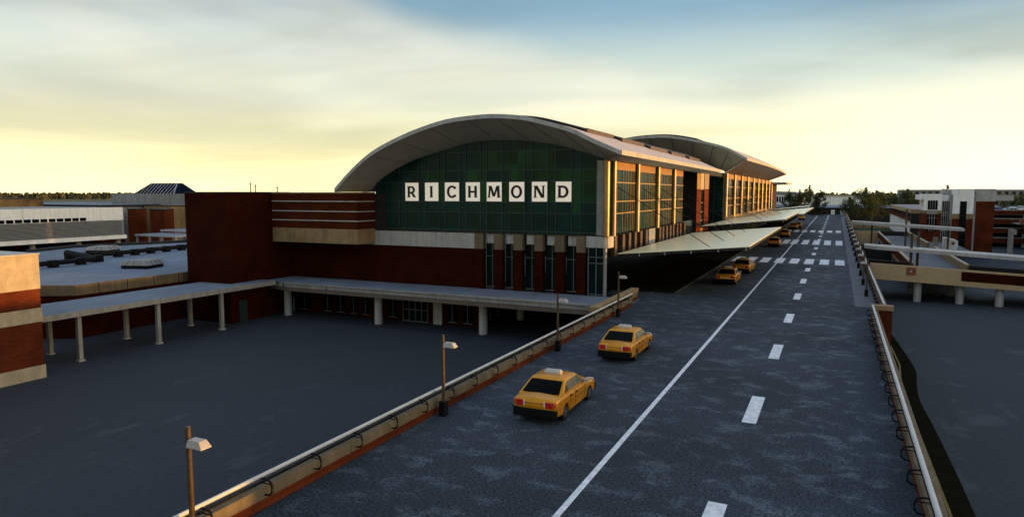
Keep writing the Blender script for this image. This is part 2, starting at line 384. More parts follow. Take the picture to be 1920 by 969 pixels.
# ------------------------------------------------------------------ street lamps
def make_lamp(label, group):
    t = thing('street_lamp', label, 'street lamp', (0, 0, 0), group)
    m = MB(); m.prism([(-.15, -.15), (.15, -.15), (.15, .15), (-.15, .15)], 'z', 0, .62); m.build('base', 'black_steel', t, bevel=.02)
    m = MB(); m.tube([(0, 0, .62), (0, 0, 3.43)], [.075, .065], 10); m.build('pole', 'pole_metal', t, smooth=40)
    m = MB(); m.tube([(.05, 0, 3.10), (.26, 0, 3.10)], .04, 6); m.build('arm', 'pole_metal', t)
    m = MB()      # wedge-shaped lantern head: flat top, sides raking outward below
    m.loft([[(.10, -.12, 3.14), (.50, -.12, 3.14), (.50, .12, 3.14), (.10, .12, 3.14)], [(.08, -.165, 2.97), (.62, -.165, 2.97), (.62, .165, 2.97), (.08, .165, 2.97)], [(.08, -.165, 2.94), (.62, -.165, 2.94), (.62, .165, 2.94), (.08, .165, 2.94)]])
    hd = m.build('lamp_head', 'lamp_metal', t, bevel=.01, seg=1)
    B(.14, .56, -.12, .12, 2.925, 2.938).build('lens', 'lens_clear', hd)
    return t
lamp = make_lamp('street lamp in the foreground with its golden post cropped by the frame', 'street lamps along the left parapet'); lamp.location = (-14.62, 11.82, 0)
GL = 'street lamps along the left parapet'
dup(lamp, (-14.62, 24.3, 0), 0, 'street lamp beside the parapet just behind the nearest taxi', GL)
dup(lamp, (-14.62, 37.4, 0), 0, 'street lamp on the left beside the second taxi', GL)
dup(lamp, (-14.62, 49.9, 0), 0, 'street lamp at the end of the left parapet near the dark arrivals canopy', GL)
for i, y in enumerate((69.3, 77.9, 86.4, 95.2, 104.2, 113.2, 124, 136, 149, 163, 180, 200, 224, 250)):
    nm = ['first', 'second', 'third', 'fourth', 'fifth', 'sixth', 'seventh', 'eighth', 'ninth', 'tenth', 'eleventh', 'twelfth', 'thirteenth', 'farthest'][i]
    dup(lamp, (2.73, y, 0.03), PI, nm + ' street lamp from the front in the right-hand row along the parapet', 'street lamps along the right parapet')

# ------------------------------------------------------------------ cars
def make_car(paint, label, cat, taxi, group=None, name='taxi'):
    """sedan along +y, rear at y=-2.35, wheels on z=0"""
    t = thing(name, label, cat, (0, 0, 0), group)
    def arch(yc, r=.37, n=8, up=True):
        return [(yc + r*math.cos(a), .30 + r*math.sin(a)) for a in [PI*k/n for k in range(n+1)]]
    prof = [(-2.33, .42), (-2.36, .62), (-2.33, .88), (-2.26, .98), (-1.95, 1.02), (-1.45, 1.035), (-.3, 1.0), (.75, .985), (1.35, .93), (1.9, .845), (2.25, .72), (2.36, .62), (2.36, .42), (2.28, .24)]
    prof += arch(1.48) + [(1.08, .22), (-1.02, .22)] + arch(-1.42) + [(-1.82, .25), (-2.28, .28)]
    cy, cz = 0, .62
    def lay(x, k, dz):      # a layer of the body outline, drawn in towards its middle
        out = []
        for (y, z) in prof:
            tap = 1 - .085 * max(0, abs(y) - 1.5) ** 2 * (1 if abs(x) > .3 else 0)
            out.append((x * tap, cy + (y-cy) * (1-k), z - (dz if z > .8 else 0) + (dz*.5 if z < .4 and k > 0 else 0)))
        return out
    m = MB(); m.loft([lay(-.945, .045, .17), lay(-.935, .024, .11), lay(-.90, .012, .065), lay(-.83, .003, .03), lay(-.5, -.006, -.01), lay(0, -.014, -.028), lay(.5, -.006, -.01), lay(.83, .003, .03), lay(.90, .012, .065), lay(.935, .024, .11), lay(.945, .045, .17)])
    body = m.build('body', paint, t, smooth=38)
    # glasshouse
    def ring(z, yr, yf, w, cr=0):
        return [(-w, yr, z), (-w*.5, yr - .05*cr, z + .012*cr), (w*.5, yr - .05*cr, z + .012*cr), (w, yr, z), (w*1.01, (yr+yf)/2, z), (w, yf, z), (w*.5, yf + .06, z), (-w*.5, yf + .06, z), (-w, yf, z), (-w*1.01, (yr+yf)/2, z)]
    cab = [ring(.93, -1.86, 1.08, .90), ring(1.02, -1.76, .95, .875), ring(1.42, -.98, .30, .72, .5), ring(1.475, -.90, .20, .67, 1), ring(1.505, -.68, .0, .46, 1.5)]
    m = MB(); m.loft(cab); m.build('roof', paint, t, smooth=42)
    def pane(q, name, mt, n=Vector((0, 0, 0)), th=.008):
        q = [Vector(p) for p in q]; nn = (q[1]-q[0]).cross(q[2]-q[0]).normalized()
        if nn.dot(n) < 0: nn = -nn
        a = [p + nn*.004 for p in q]; b = [p + nn*(.004+th) for p in q]
        return MB().loft([a, b]).build(name, mt, t)
    # panes lie on the glasshouse planes (rear, front and sides)
    def mixp(a, b, k): return [a[i] + (b[i]-a[i])*k for i in range(3)]
    lo = ring(1.02, -1.62, .92, .845); hi = ring(1.38, -1.02, .30, .66, .5)
    pane([(-.765, -1.73, 1.035), (.765, -1.73, 1.035), (.65, -1.05, 1.385), (-.65, -1.05, 1.385)], 'rear_window', 'car_glass', Vector((0, -1, .5)), .03)
    pane([(-.76, .955, 1.04), (.76, .955, 1.04), (.655, .41, 1.385), (-.655, .41, 1.385)], 'windshield', 'car_glass', Vector((0, 1, .5)), .03)
    for s in (-1, 1):
        def P(y, z): # on the side plane
            k = (z - 1.02) / .40; return (s * (.885 + (.728-.885)*k), y, z)
        side = 'side_glass' if taxi else 'car_glass'
        pane([P(-.98, 1.05), P(-.36, 1.05), P(-.40, 1.385), P(-.82, 1.385)], 'side_window', side, Vector((s, 0, .3)))
        pane([P(-.30, 1.05), P(.74, 1.05), P(.30, 1.375), P(-.34, 1.385)], 'side_window', side, Vector((s, 0, .3)))
        pane([P(-1.36, 1.05), P(-1.05, 1.05), P(-.90, 1.36)], 'quarter_window', 'side_glass' if taxi else 'car_glass', Vector((s, 0, .3)))
        # door seams and handles
        xs = s * .945
        for y in (-.95, -.33, .82): MB().box(xs - .006, xs + .004, y - .008, y + .008, .30, .93).build('door_seam', 'bumper_black', t)
        for y in (-.80, -.18):
            MB().box(xs - .01, xs + .022, y - .10, y + .10, .80, .86).build('door_handle', 'bumper_black', t, bevel=.01, seg=1)
        m = MB(); m.loft([[(s*.86, .70, 1.02), (s*.86, .78, 1.02), (s*.86, .78, 1.07), (s*.86, .70, 1.07)], [(s*.96, .64, 1.0), (s*.96, .80, 1.0), (s*.96, .80, 1.13), (s*.96, .64, 1.13)], [(s*1.13, .66, 1.0), (s*1.13, .77, 1.01), (s*1.13, .77, 1.13), (s*1.13, .66, 1.13)]])
        m.build('wing_mirror', 'mirror_shell' if taxi else paint, t, bevel=.015)
        # lights
        tl = MB(); tl.box(s*.46, s*.74, -2.40, -2.22, .67, .90); L1 = tl.build('tail_light', 'lens_red', t, bevel=.012, seg=1)
        MB().box(s*.745, s*.875, -2.365, -2.18, .67, .89).build('turn_signal', 'lens_orange', L1, bevel=.012, seg=1)
        MB().box(s*.39, s*.455, -2.398, -2.22, .67, .90).build('reverse_light', 'lens_clear', L1, bevel=.01, seg=1)
        MB().box(s*.52, s*.82, 2.20, 2.345, .62, .76).build('headlight', 'lens_clear', t, bevel=.02)
        for yc in (1.48, -1.42):
            m = MB(); n = 20
            def circ(x, r): return [(x, yc + r*math.cos(2*PI*k/n), .32 + r*math.sin(2*PI*k/n)) for k in range(n)]
            m.loft([circ(s*.70, .30), circ(s*.72, .32), circ(s*.90, .32), circ(s*.925, .295), circ(s*.925, .21)])
            wh = m.build('wheel', 'rubber', t, smooth=30)
            m = MB(); m.loft([circ(s*.90, .205), circ(s*.932, .20), circ(s*.938, .15), circ(s*.93, .06), circ(s*.945, .05)])
            m.build('rim', 'rim_metal', wh, smooth=25)
            m = MB()   # dark wheel housing inside the arch
            m.loft([circ(s*.35, .352), circ(s*.86, .352)]); m.build('wheel_housing', 'bumper_black', t)
    MB().prism([(-.91, -2.34), (-.80, -2.45), (.80, -2.45), (.91, -2.34), (.91, -2.22), (-.91, -2.22)], 'z', .26, .60).build('rear_bumper', 'bumper_black', t, bevel=.03)
    MB().box(-.90, .90, 2.24, 2.43, .28, .56).build('front_bumper', 'bumper_black', t, bevel=.03)
    MB().box(-.40, .40, -2.392, -2.3, .80, .815).build('boot_seam', 'bumper_black', t)
    if taxi:
        m = MB(); m.loft([[(-.36, -.52, 1.49), (.36, -.52, 1.49), (.36, -.22, 1.49), (-.36, -.22, 1.49)], [(-.36, -.51, 1.60), (.36, -.51, 1.60), (.36, -.23, 1.60), (-.36, -.23, 1.60)], [(-.31, -.45, 1.68), (.31, -.45, 1.68), (.31, -.29, 1.68), (-.31, -.29, 1.68)]])
        m.build('roof_sign', 'sign_plastic', t, bevel=.025, smooth=50)
    return t
TX = 'yellow taxis queuing along the terminal kerb'
taxi = make_car('taxi_yellow', 'nearest yellow taxi, largest in view, beside the left parapet', 'taxi', True, TX)
taxi.location = (-10.76, 27.45, 0); taxi.scale = (1.06, 1.05, 1.05)
TS = [(-10.78, 38.6, 'second yellow taxi, level with the third lamp post'), (-9.95, 74.4, 'yellow taxi just short of the first crosswalk, front half hidden by nothing'),
      (-9.7, 85.2, 'yellow taxi stopped right at the near edge of the first crosswalk'), (-9.62, 129.0, 'yellow taxi waiting before the second crosswalk'),
      (-9.75, 157.4, 'yellow taxi just past the second crosswalk'), (-9.95, 193.4, 'yellow taxi beyond the third crosswalk with another close in front'),
      (-9.3, 201.0, 'yellow taxi half hidden behind the one beyond the third crosswalk'), (-10.9, 260.5, 'farthest yellow taxi, alone near the end of the canopies')]
TS[1] = (-9.95, 74.4, 'yellow taxi in the middle distance partly covering the taxi ahead of it')
for i, (x, y, lab) in enumerate(TS): dup(taxi, (x, y, 0), 0 if i != 2 else R(-2), lab, TX)

# ------------------------------------------------------------------ terminal hall with the sign
hall = thing('terminal_hall', 'terminal hall with arched roof, green glass front and white letter sign', 'airport terminal', (-31, 75, G))
YF, YG = 55.0, 59.6
outer = catmull([(-45.5, 9.75), (-43.3, 11.65), (-41, 13.2), (-38.5, 14.3), (-35.8, 15.2), (-32.6, 15.95), (-29.5, 16.2), (-27.5, 16.2), (-25.0, 15.95), (-22.9, 15.45), (-20.4, 14.7), (-18.5, 13.8), (-16.1, 12.75)], 4)
inner = catmull([(-44.87, 9.5), (-42.6, 11.1), (-39.73, 12.39), (-37.3, 13.1), (-34.94, 13.65), (-32.0, 14.22), (-29.12, 14.27), (-26.07, 14.06), (-23.56, 13.64), (-21.12, 13.0), (-19.0, 12.3), (-18.2, 12.15), (-17.6, 12.1)], 4)
YB = 108.6
# roof skin: outer arch, thin edge in front
m = MB(); top = [(x, YF, z) for x, z in outer]; n = len(outer)
def skin(off0, off1, ya, yb, poly):
    return [[(x, ya, z + off0) for x, z in poly], [(x, yb, z + off0) for x, z in poly], [(x, yb, z + off1) for x, z in poly], [(x, ya, z + off1) for x, z in poly]]
rings = []
for (x, z) in outer: rings.append([(x, YF, z), (x, YB, z), (x, YB, z - .34), (x, YF, z - .34)])
m.loft(rings); m.build('roof', 'roof_metal', hall, smooth=30)
m = MB(); rings = []
for (x, z) in outer: rings.append([(x, YF - .05, z + .015), (x, YF, z + .015), (x, YF, z - .36), (x, YF - .05, z - .36)])
m.loft(rings); fas = m.build('fascia', 'roof_fascia', hall, smooth=30)
B(-16.1, -16.0, YF, YB, 12.40, 12.80).build('eave_fascia', 'concrete_light', hall)
# raked soffit from the front edge of the roof down to the head of the glass
m = MB(); rings = [[(a[0], YF + .01, a[1] - .37), (b[0], YG + .3, b[1])] for a, b in zip(outer, inner)]
m.loft(rings, closed=False); sof = m.build('soffit', 'roof_soffit', hall, smooth=30)
for i in range(3, n - 1, 5):
    a, b = outer[i], inner[i]
    MB().tube([(a[0], YF + .03, a[1] - .385), (b[0], YG + .2, b[1] - .012)], .014, 4).build('panel_joint', 'roof_dark', sof)
m = MB(); rings = [[(b[0], YG + .28, b[1] + .02), (a[0], YB - .1, a[1] - .36)] for a, b in zip(outer[-6:], inner[-6:])]
# side soffit under the eave
m = MB(); m.add([(-16.12, YF + .4, 12.40), (-16.12, YB, 12.40), (-19.0, YB, 12.32), (-19.0, YF + 4.6, 12.32)], [(0, 1, 2, 3)]); m.build('eave_soffit', 'roof_soffit', hall)
# roof monitors: dark arched ribs stepping along the crest
mon = [(58.4, 66.5, -20.4), (67.6, 76.5, -19.9), (77.6, 86.5, -19.5), (87.6, 96.5, -19.3), (97.6, 106, -19.0)]
for (ya, yb, xe) in mon:
    m = MB(); rings = []
    sub = [p for p in outer if -38 < p[0] < xe] + [(xe, interp(outer, xe))]
    for (x, z) in sub: rings.append([(x, ya, z - .02), (x, yb, z - .02), (x, yb, z + .26), (x, ya, z + .26)])
    m.loft(rings); ro = m.build('roof_monitor', 'roof_dark', hall, smooth=30)
    z = interp(outer, xe); B(xe + .003, xe + .22, ya + .1, yb - .1, z - .12, z + .30).build('end_cap', 'bronze', ro)
# front glass: one big arched sheet with its mullion grid, the plinth line at 5.5
gx0, gx1 = -44.3, -18.9
pts = [(gx0, 5.5), (gx1, 5.5)] + [(x, z + .05) for x, z in inner[::-1] if gx0 < x < gx1]
m = MB(); m.prism(pts, 'y', YG + .12, YG + .3); gw = m.build('glass_wall', 'green_glass', hall)
MX = [-43.6, -42.48, -40.93, -40.17, -38.54, -37.8, -36.19, -35.47, -33.81, -33.09, -31.48, -30.77, -29.12, -28.36, -26.74, -26.0, -24.41, -23.6, -22.01, -21.18, -19.63]
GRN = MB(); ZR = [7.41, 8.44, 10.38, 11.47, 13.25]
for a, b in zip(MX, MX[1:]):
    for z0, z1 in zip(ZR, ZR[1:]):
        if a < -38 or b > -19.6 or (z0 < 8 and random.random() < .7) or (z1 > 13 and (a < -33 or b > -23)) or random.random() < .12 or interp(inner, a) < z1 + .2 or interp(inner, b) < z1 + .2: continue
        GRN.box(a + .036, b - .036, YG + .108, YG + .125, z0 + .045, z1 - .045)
GRN.build('lit_pane', 'lit_green_glass', gw)  # panes brightened by colour, as if lit from inside
m = MB()
for x in MX: m.box(x - .035, x + .035, YG + .03, YG + .119, 5.52, interp(inner, x) + .03)
m.build('mullion_grid', 'mullion', gw)
m = MB()
for z in (13.25, 11.47, 10.38, 8.44, 7.41, 5.67):
    xs = [p for p in [gx0 + .2*k for k in range(int((gx1-gx0)/.2)+1)] if interp(inner, p) > z]
    if xs: m.box(max(gx0, xs[0]), min(gx1, xs[-1]), YG + .045, YG + .117, z - .04, z + .04)
m.build('transom', 'mullion', gw)
B(-45.4, -18.4, YG - .12, YG + .4, 5.40, 5.52).build('sill_beam', 'dark_metal', hall)
# RICHMOND: letters on lit white panels
def arc(cx, cz, rx, rz, a0, a1, wx, wz, n=18):
    o = [(cx + rx*math.cos(a0 + (a1-a0)*k/n), cz + rz*math.sin(a0 + (a1-a0)*k/n)) for k in range(n+1)]
    i = [(cx + (rx-wx)*math.cos(a0 + (a1-a0)*k/n), cz + (rz-wz)*math.sin(a0 + (a1-a0)*k/n)) for k in range(n+1)]
    return [[o[k], o[k+1], i[k+1], i[k]] for k in range(n)]
def rect(x0, x1, z0, z1): return [[(x0, z0), (x1, z0), (x1, z1), (x0, z1)]]
def bar(a, b, w): # slanted stroke with level ends
    return [[(a[0]-w/2, a[1]), (a[0]+w/2, a[1]), (b[0]+w/2, b[1]), (b[0]-w/2, b[1])]]
def serif(x, z, w=.30): return rect(x - w/2, x + w/2, z, z + .055)
H = 1.13
def glyph(c):
    w = .25; T = H - .055
    if c == 'I': return rect(-w/2, w/2, 0, H) + serif(0, -.0, .40) + serif(0, T, .40)
    if c == 'H': return rect(-.47, -.47+w, 0, H) + rect(.47-w, .47, 0, H) + rect(-.47+w, .47-w, .47, .47+.19) + serif(-.345, 0, .38) + serif(.345, 0, .38) + serif(-.345, T, .38) + serif(.345, T, .38)
    if c == 'N': return rect(-.50, -.50+.18, 0, H) + rect(.50-.18, .50, 0, H) + bar((.35, .0), (-.34, H), .31) + serif(-.41, 0, .36) + serif(-.45, T, .30) + serif(.41, T, .36)
    if c == 'M': return bar((-.53, 0), (-.44, H), .18) + bar((.51, 0), (.45, H), .25) + bar((0, .10), (-.38, H), .25) + bar((0, .10), (.38, H), .21) + serif(-.53, 0, .34) + serif(.51, 0, .40) + serif(-.48, T, .30) + serif(.48, T, .30)
    if c == 'O': return arc(0, H/2, .58, .62, 0, 2*PI, .25, .20, 36)
    if c == 'C': return arc(.04, H/2, .57, .62, R(42), R(318), .25, .20, 28) + [[(.27, H/2+.24), (.50, H/2+.32), (.50, H/2+.50), (.42, H/2+.48)]] + [[(.27, H/2-.24), (.50, H/2-.32), (.50, H/2-.50), (.42, H/2-.48)]]
    if c == 'D': return rect(-.50, -.50+w, 0, H) + rect(-.50+w, -.05, H-.20, H) + rect(-.50+w, -.05, 0, .20) + arc(-.05, H/2, .56, H/2, -PI/2, PI/2, .25, .20, 20) + serif(-.45, 0, .32) + serif(-.45, T, .32)
    if c == 'R': return rect(-.46, -.46+w, 0, H) + rect(-.46+w, .02, H-.18, H) + rect(-.46+w, .02, .40, .57) + arc(.02, .765, .38, .365, -PI/2, PI/2, .25, .175, 16) + bar((.38, 0), (.02, .50), .30) + serif(-.335, 0, .38) + serif(-.41, T, .28)
SG = [(-40.17, -38.54), (-37.8, -36.19), (-35.47, -33.81), (-33.09, -31.48), (-30.77, -29.12), (-28.36, -26.74), (-26.0, -24.41), (-23.6, -22.01)]
for ch, (a, b) in zip('RICHMOND', SG):
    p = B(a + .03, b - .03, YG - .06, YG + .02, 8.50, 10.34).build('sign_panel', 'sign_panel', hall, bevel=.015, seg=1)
    m = MB(); cx = (a+b)/2
    for q, poly in enumerate(glyph(ch)):
        d = .0007 * (q % 9)      # strokes that cross are stepped under a millimetre so their faces never coincide
        m.prism([(cx + x, 8.86 + z) for x, z in poly], 'y', YG - .11 - d, YG - .062)
    m.build('letter', 'letter_black', p)
# corner columns of the glass front
for x, y in ((-18.62, 59.35), (-45.0, 59.3)):
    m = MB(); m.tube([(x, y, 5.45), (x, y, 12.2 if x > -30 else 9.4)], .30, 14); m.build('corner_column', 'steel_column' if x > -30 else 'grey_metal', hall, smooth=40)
B(-19.5, -18.75, 59.3, 59.58, 5.5, 12.2).build('corner_panel', 'grey_metal', hall)
# storey below the glass: stone band, brick wall, tall windows between brick piers
WB = MB()
for a, b in ((-45.3, -41.9), (-41.87, -36.6), (-36.57, -31.95)): WB.box(a, b, YG - .08, YG + .2, 3.88, 5.40)
WB.build('stone_band', 'concrete_light', hall)
B(-55.9, -31.95, YG, YG + .3, -.1, 3.88).build('brick_wall', 'brick', hall)
PX = [(-31.95, -31.05), (-29.85, -28.95), (-27.75, -26.85), (-25.6, -24.75), (-23.55, -22.65), (-21.4, -20.55)]
for a, b in PX:
    p = B(a, b, YG - .30, YG + .35, -.1, 3.88).build('pier', 'brick', hall)
    B(a - .012, b + .012, YG - .32, YG + .35, 3.882, 5.39).build('capital', 'stone_dark', p)
for (a, b) in zip(PX, PX[1:]):
    x0, x1 = a[1] + .02, b[0] - .02
    wn = B(x0, x1, YG + .42, YG + .5, .12, 4.4).build('window', 'lower_glass', hall)
    B(x0 + .25, x1, YG + .1, YG + .41, 4.42, 5.38).build('lintel', 'concrete_light', wn, bevel=.06)
    m = MB(); c = (x0+x1)/2 + .12; m.box(c - .03, c + .03, YG + .35, YG + .419, .12, 4.4); m.box(x0, x1, YG + .36, YG + .417, 3.12, 3.17); m.box(x0, x1, YG + .36, YG + .417, .12, .2)
    m.build('frame', 'mullion_pale', wn)
# rounded corner bay
m = MB(); cp = [(-20.5, YG - .25), (-18.75, YG - .25), (-18.45, YG - .12), (-18.35, YG + .15), (-18.35, YG + 1.3), (-20.5, YG + 1.3)]
m.prism(cp, 'z', 4.36, 5.39); cb = m.build('corner_block', 'concrete_light', hall, bevel=.03)
w = B(-20.3, -18.85, YG - .1, YG + 1.0, .02, 4.36).build('window', 'lower_glass', hall)
m = MB()
for x in (-20.3, -19.55): m.box(x - .035, x + .035, YG - .16, YG - .101, .02, 4.35)
for z in (3.5, 2.95, .1): m.box(-20.33, -18.85, YG - .15, YG - .102, z - .03, z + .03)
m.build('frame', 'mullion_pale', w)
m = MB(); m.tube([(-18.75, YG - .05, 0), (-18.75, YG - .05, 4.37)], .16, 12); m.build('corner_column', 'grey_metal', hall, smooth=40)
# ground storey under the canopy
B(-55.3, -31.75, 59.45, 59.9, G, -.15).build('brick_wall', 'brick', hall)
B(-31.75, -31.35, 59.3, 76, G, -.15).build('brick_wall', 'brick', hall)
for (a, b) in ((-54.5, -52.9), (-51.0, -49.86), (-49.2, -48.1), (-47.4, -46.4), (-45.8, -44.8), (-42.3, -41.25), (-35.1, -34.05), (-33.35, -32.3)):
    w = B(a, b, 59.36, 59.44, -3.7, -.9).build('window', 'dark_glass', hall)
    c = (a+b)/2; m = MB(); m.box(c - .03, c + .03, 59.30, 59.358, -3.7, -.9); m.box(a, b, 59.31, 59.357, -3.7, -3.62); m.build('frame', 'mullion_pale', w)
for k in range(5):
    y = 60.6 + 1.9*k; w = B(-31.346, -31.28, y, y + 1.1, -3.5, -.9).build('window', 'dark_glass', hall)
    B(-31.278, -31.22, y + .5, y + .56, -3.5, -.9).build('frame', 'mullion_pale', w)
dr = B(-40.44, -37.45, 59.34, 59.44, -3.98, -.7).build('entrance_door', 'dark_glass', hall)
m = MB()
for x in (-40.44, -39.7, -38.95, -38.2, -37.45): m.box(x - .035, x + .035, 59.26, 59.338, -3.98, -.7)
for z in (-3.9, -2.7, -1.4): m.box(-40.47, -37.42, 59.27, 59.336, z - .05, z + .05)
m.build('door_frame', 'mullion_pale', dr)
B(-36.75, -35.75, 59.2, 59.44, G, -.3).build('pilaster', 'concrete_light', hall)
B(-31.3, -15.4, 76, 76.4, G, -1.1).build('undercroft_wall', 'dark_wall', hall)
B(-31.3, -18.9, 60.2, 76, -1.05, -.15).build('floor_slab', 'dark_wall', hall)
# long side facing the road
XW = -18.8
B(XW - .5, XW - .3, 61.2, 93.6, 5.45, 11.5).build('side_wall_core', 'charcoal', hall)
CY = [62.1, 70.55, 79.5, 88.2]
bays = [(62.6, 69.9), (71.3, 78.6), (80.3, 87.3), (88.9, 94.4)]
for (a, b) in bays:
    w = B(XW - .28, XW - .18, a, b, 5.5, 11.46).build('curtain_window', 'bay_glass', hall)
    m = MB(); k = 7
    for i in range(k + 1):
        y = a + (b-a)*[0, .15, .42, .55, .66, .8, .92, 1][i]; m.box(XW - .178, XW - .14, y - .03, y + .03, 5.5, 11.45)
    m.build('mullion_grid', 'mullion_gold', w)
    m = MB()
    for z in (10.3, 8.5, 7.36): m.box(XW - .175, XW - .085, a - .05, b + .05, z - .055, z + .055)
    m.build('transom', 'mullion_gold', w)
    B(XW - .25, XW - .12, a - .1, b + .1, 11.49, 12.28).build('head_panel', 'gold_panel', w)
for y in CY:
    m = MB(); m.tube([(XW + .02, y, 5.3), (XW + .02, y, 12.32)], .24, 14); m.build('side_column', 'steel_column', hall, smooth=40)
fy = [62.5, 65.2, 67.4, 69.6, 71.9, 74.2, 80.6, 82.2, 84.2, 86.2, 88.0, 90.3, 92.4, 95.2]
B(XW - .6, XW - .35, 61.1, 104, 0.0, 5.4).build('storey_wall', 'dark_glass', hall)
for y in fy: B(XW - .34, XW + .06, y, y + .8, 3.3, 5.3).build('wall_fin', 'bronze', hall)
B(XW - .33, XW - .05, 76.0, 78.9, 2.4, 5.3).build('service_panel', 'grey_metal', hall)
# recess and brick stair tower with glass strip
B(-24, -23.6, 94.4, 104, 0, 12.3).build('recess_wall', 'charcoal', hall)
B(-23.6, XW - .32, 94.5, 94.7, 5.45, 12.3).build('recess_cheek', 'charcoal', hall)
for (a, b) in ((104.2, 107.6), (110.6, 114.6)):
    p = B(-21.5, XW, a, b, 3.0, 9.9).build('stair_tower_wall', 'brick_bright', hall)
    B(-21.5, XW + .006, a, b, 9.902, 12.3).build('stone_head', 'stone', p)
B(-21.52, XW - .02, 104.12, 104.19, 3.0, 12.3).build('tower_shade_sheet', 'charcoal', hall)  # charcoal sheet puts shade over the brick tower's near face
w = B(-21.0, XW - .25, 107.6, 110.6, 3.9, 9.8).build('stair_window', 'bay_glass', hall)
m = MB()
for z in (5.1, 6.4, 7.8): m.box(XW - .248, XW - .18, 107.6, 110.6, z - .06, z + .06)
m.build('frame', 'mullion_pale', w)
B(-21.0, XW - .1, 107.602, 110.598, 9.83, 12.29).build('stone_head', 'cream', w)
B(-21.0, XW - .1, 107.602, 110.598, 3.0, 3.9).build('spandrel', 'stone', w)
B(-44.5, -21.6, 95, 131, 0, 12.2).build('core_block', 'charcoal', hall)
B(-23.5, -19.4, 96, 300, 0, 3.0).build('ground_storey_wall', 'dark_glass', hall)

B(-44, -19.2, 108.7, 131.4, 12.22, 12.9).build('link_roof', 'roof_dark', hall)
# ------------------------------------------------------------------ second hall
h2 = thing('terminal_hall', 'second terminal hall behind, flared roof edge over gold-trimmed side windows', 'airport terminal', (-30, 175, 0))
arch2 = catmull([(-46, 14.9), (-42, 17.0), (-38, 18.4), (-34.2, 19.15), (-30.5, 19.4), (-27.5, 19.35), (-25, 19.0), (-22, 18.35), (-19.5, 17.75), (-17.5, 17.1), (-15.6, 16.1), (-14.0, 15.2)], 3)
def eave(y):       # plan of the swept eave: how far it flares, and its height
    t = (y - 122) / 96
    return 1 + .055 * math.sin(PI * min(1, max(0, t)))
ys = [122, 128, 135, 145, 160, 175, 190, 203, 214, 222]
m = MB(); rings = []
def row(y):
    k = eave(y); c = -30
    return [(c + (x-c)*k if x > c else x, y, z) for x, z in arch2]
rw = [row(y) for y in ys]
verts = []; faces = []
NN = len(arch2)
for r in rw: verts += r
for r in rw: verts += [(p[0], p[1], p[2] - .42) for p in r]
off = len(ys)*NN
for j in range(len(ys)-1):
    for i in range(NN-1):
        a = j*NN + i; faces.append((a, a+1, a+NN+1, a+NN)); faces.append((off+a, off+a+NN, off+a+NN+1, off+a+1))
for i in range(NN-1):
    faces.append((i, off+i, off+i+1, i+1)); a = (len(ys)-1)*NN + i; faces.append((a, a+1, off+a+1, off+a))
for j in range(len(ys)-1):
    for i in (0, NN-1):
        a = j*NN + i; faces.append((a, a+NN, off+a+NN, off+a))
m.add(verts, faces); m.build('roof', 'roof_fascia', h2, smooth=30)
m = MB(); m.loft([[(p[0] + .002, p[1], p[2] + .03), (p[0] + .10, p[1], p[2] + .03), (p[0] + .10, p[1], p[2] - .46), (p[0] + .002, p[1], p[2] - .46)] for p in [r[-1] for r in rw]]); m.build('eave_fascia', 'concrete_light', h2)
# side soffit, falling from the flared eave back to the wall head; front soffit falling to the front glass
m = MB(); m.loft([[(r[-1][0], r[-1][1], r[-1][2] - .44), (-18.9, max(132, r[-1][1]), 12.95)] for r in rw], closed=False); m.build('eave_soffit', 'bronze', h2)
m = MB(); m.loft([[(p[0], 122.02, p[2] - .44), (max(-45, min(-18.9, -31 + (p[0]+31)*.8)), 131.8, 12.95 + max(0, (p[2] - 15.2)) * .35)] for p in rw[0]], closed=False); fs = m.build('front_soffit', 'roof_soffit', h2, smooth=30)
for i in range(4, NN - 1, 4):
    p = rw[0][i]; MB().tube([(p[0], 122.03, p[2] - .455), (max(-45, min(-18.9, -31 + (p[0]+31)*.8)), 131.7, 12.94 + max(0, (p[2] - 15.2)) * .35)], .035, 4).build('panel_joint', 'roof_dark', fs)
for (ya, yb, xe) in ((124, 140, -22.5), (142, 158, -20.6), (160, 176, -19.6), (178, 194, -19.4), (196, 212, -19.4)):
    m = MB(); sub = [p for p in arch2 if -40 < p[0] < xe] + [(xe, interp(arch2, xe))]
    m.loft([[(x, ya, z - .02), (x, yb, z - .02), (x, yb, z + .32), (x, ya, z + .32)] for x, z in sub]); m.build('roof_monitor', 'roof_dark', h2, smooth=30)
B(-45, XW - .4, 132, 231, 0.1, 13.0).build('wall_core', 'charcoal', h2)
gf = B(-45, XW - .2, 131.6, 131.9, 3.8, 13.0).build('front_glass', 'green_glass', h2)
m = MB()
for k in range(14): x = -43.5 + 1.9*k; m.box(x - .05, x + .05, 131.5, 131.598, 3.8, 12.9)
for z in (6, 8.3, 10.5): m.box(-45, XW - .2, 131.52, 131.596, z - .05, z + .05)
m.build('mullion_grid', 'mullion', gf)
C2 = [133.6, 144.8, 156, 167.5, 179, 190.3, 200.9, 212, 222.4, 231]
for a, b in zip(C2, C2[1:]):
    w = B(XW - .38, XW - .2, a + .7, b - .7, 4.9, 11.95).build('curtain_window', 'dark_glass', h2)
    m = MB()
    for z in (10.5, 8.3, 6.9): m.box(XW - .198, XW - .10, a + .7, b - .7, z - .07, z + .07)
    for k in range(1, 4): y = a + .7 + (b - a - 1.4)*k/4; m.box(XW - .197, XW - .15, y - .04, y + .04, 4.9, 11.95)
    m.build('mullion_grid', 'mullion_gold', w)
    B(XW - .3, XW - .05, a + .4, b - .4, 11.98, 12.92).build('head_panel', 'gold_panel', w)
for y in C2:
    m = MB(); m.tube([(XW + .02, y, 3.8), (XW + .02, y, 12.95)], .32, 12); m.build('side_column', 'steel_column', h2, smooth=40)
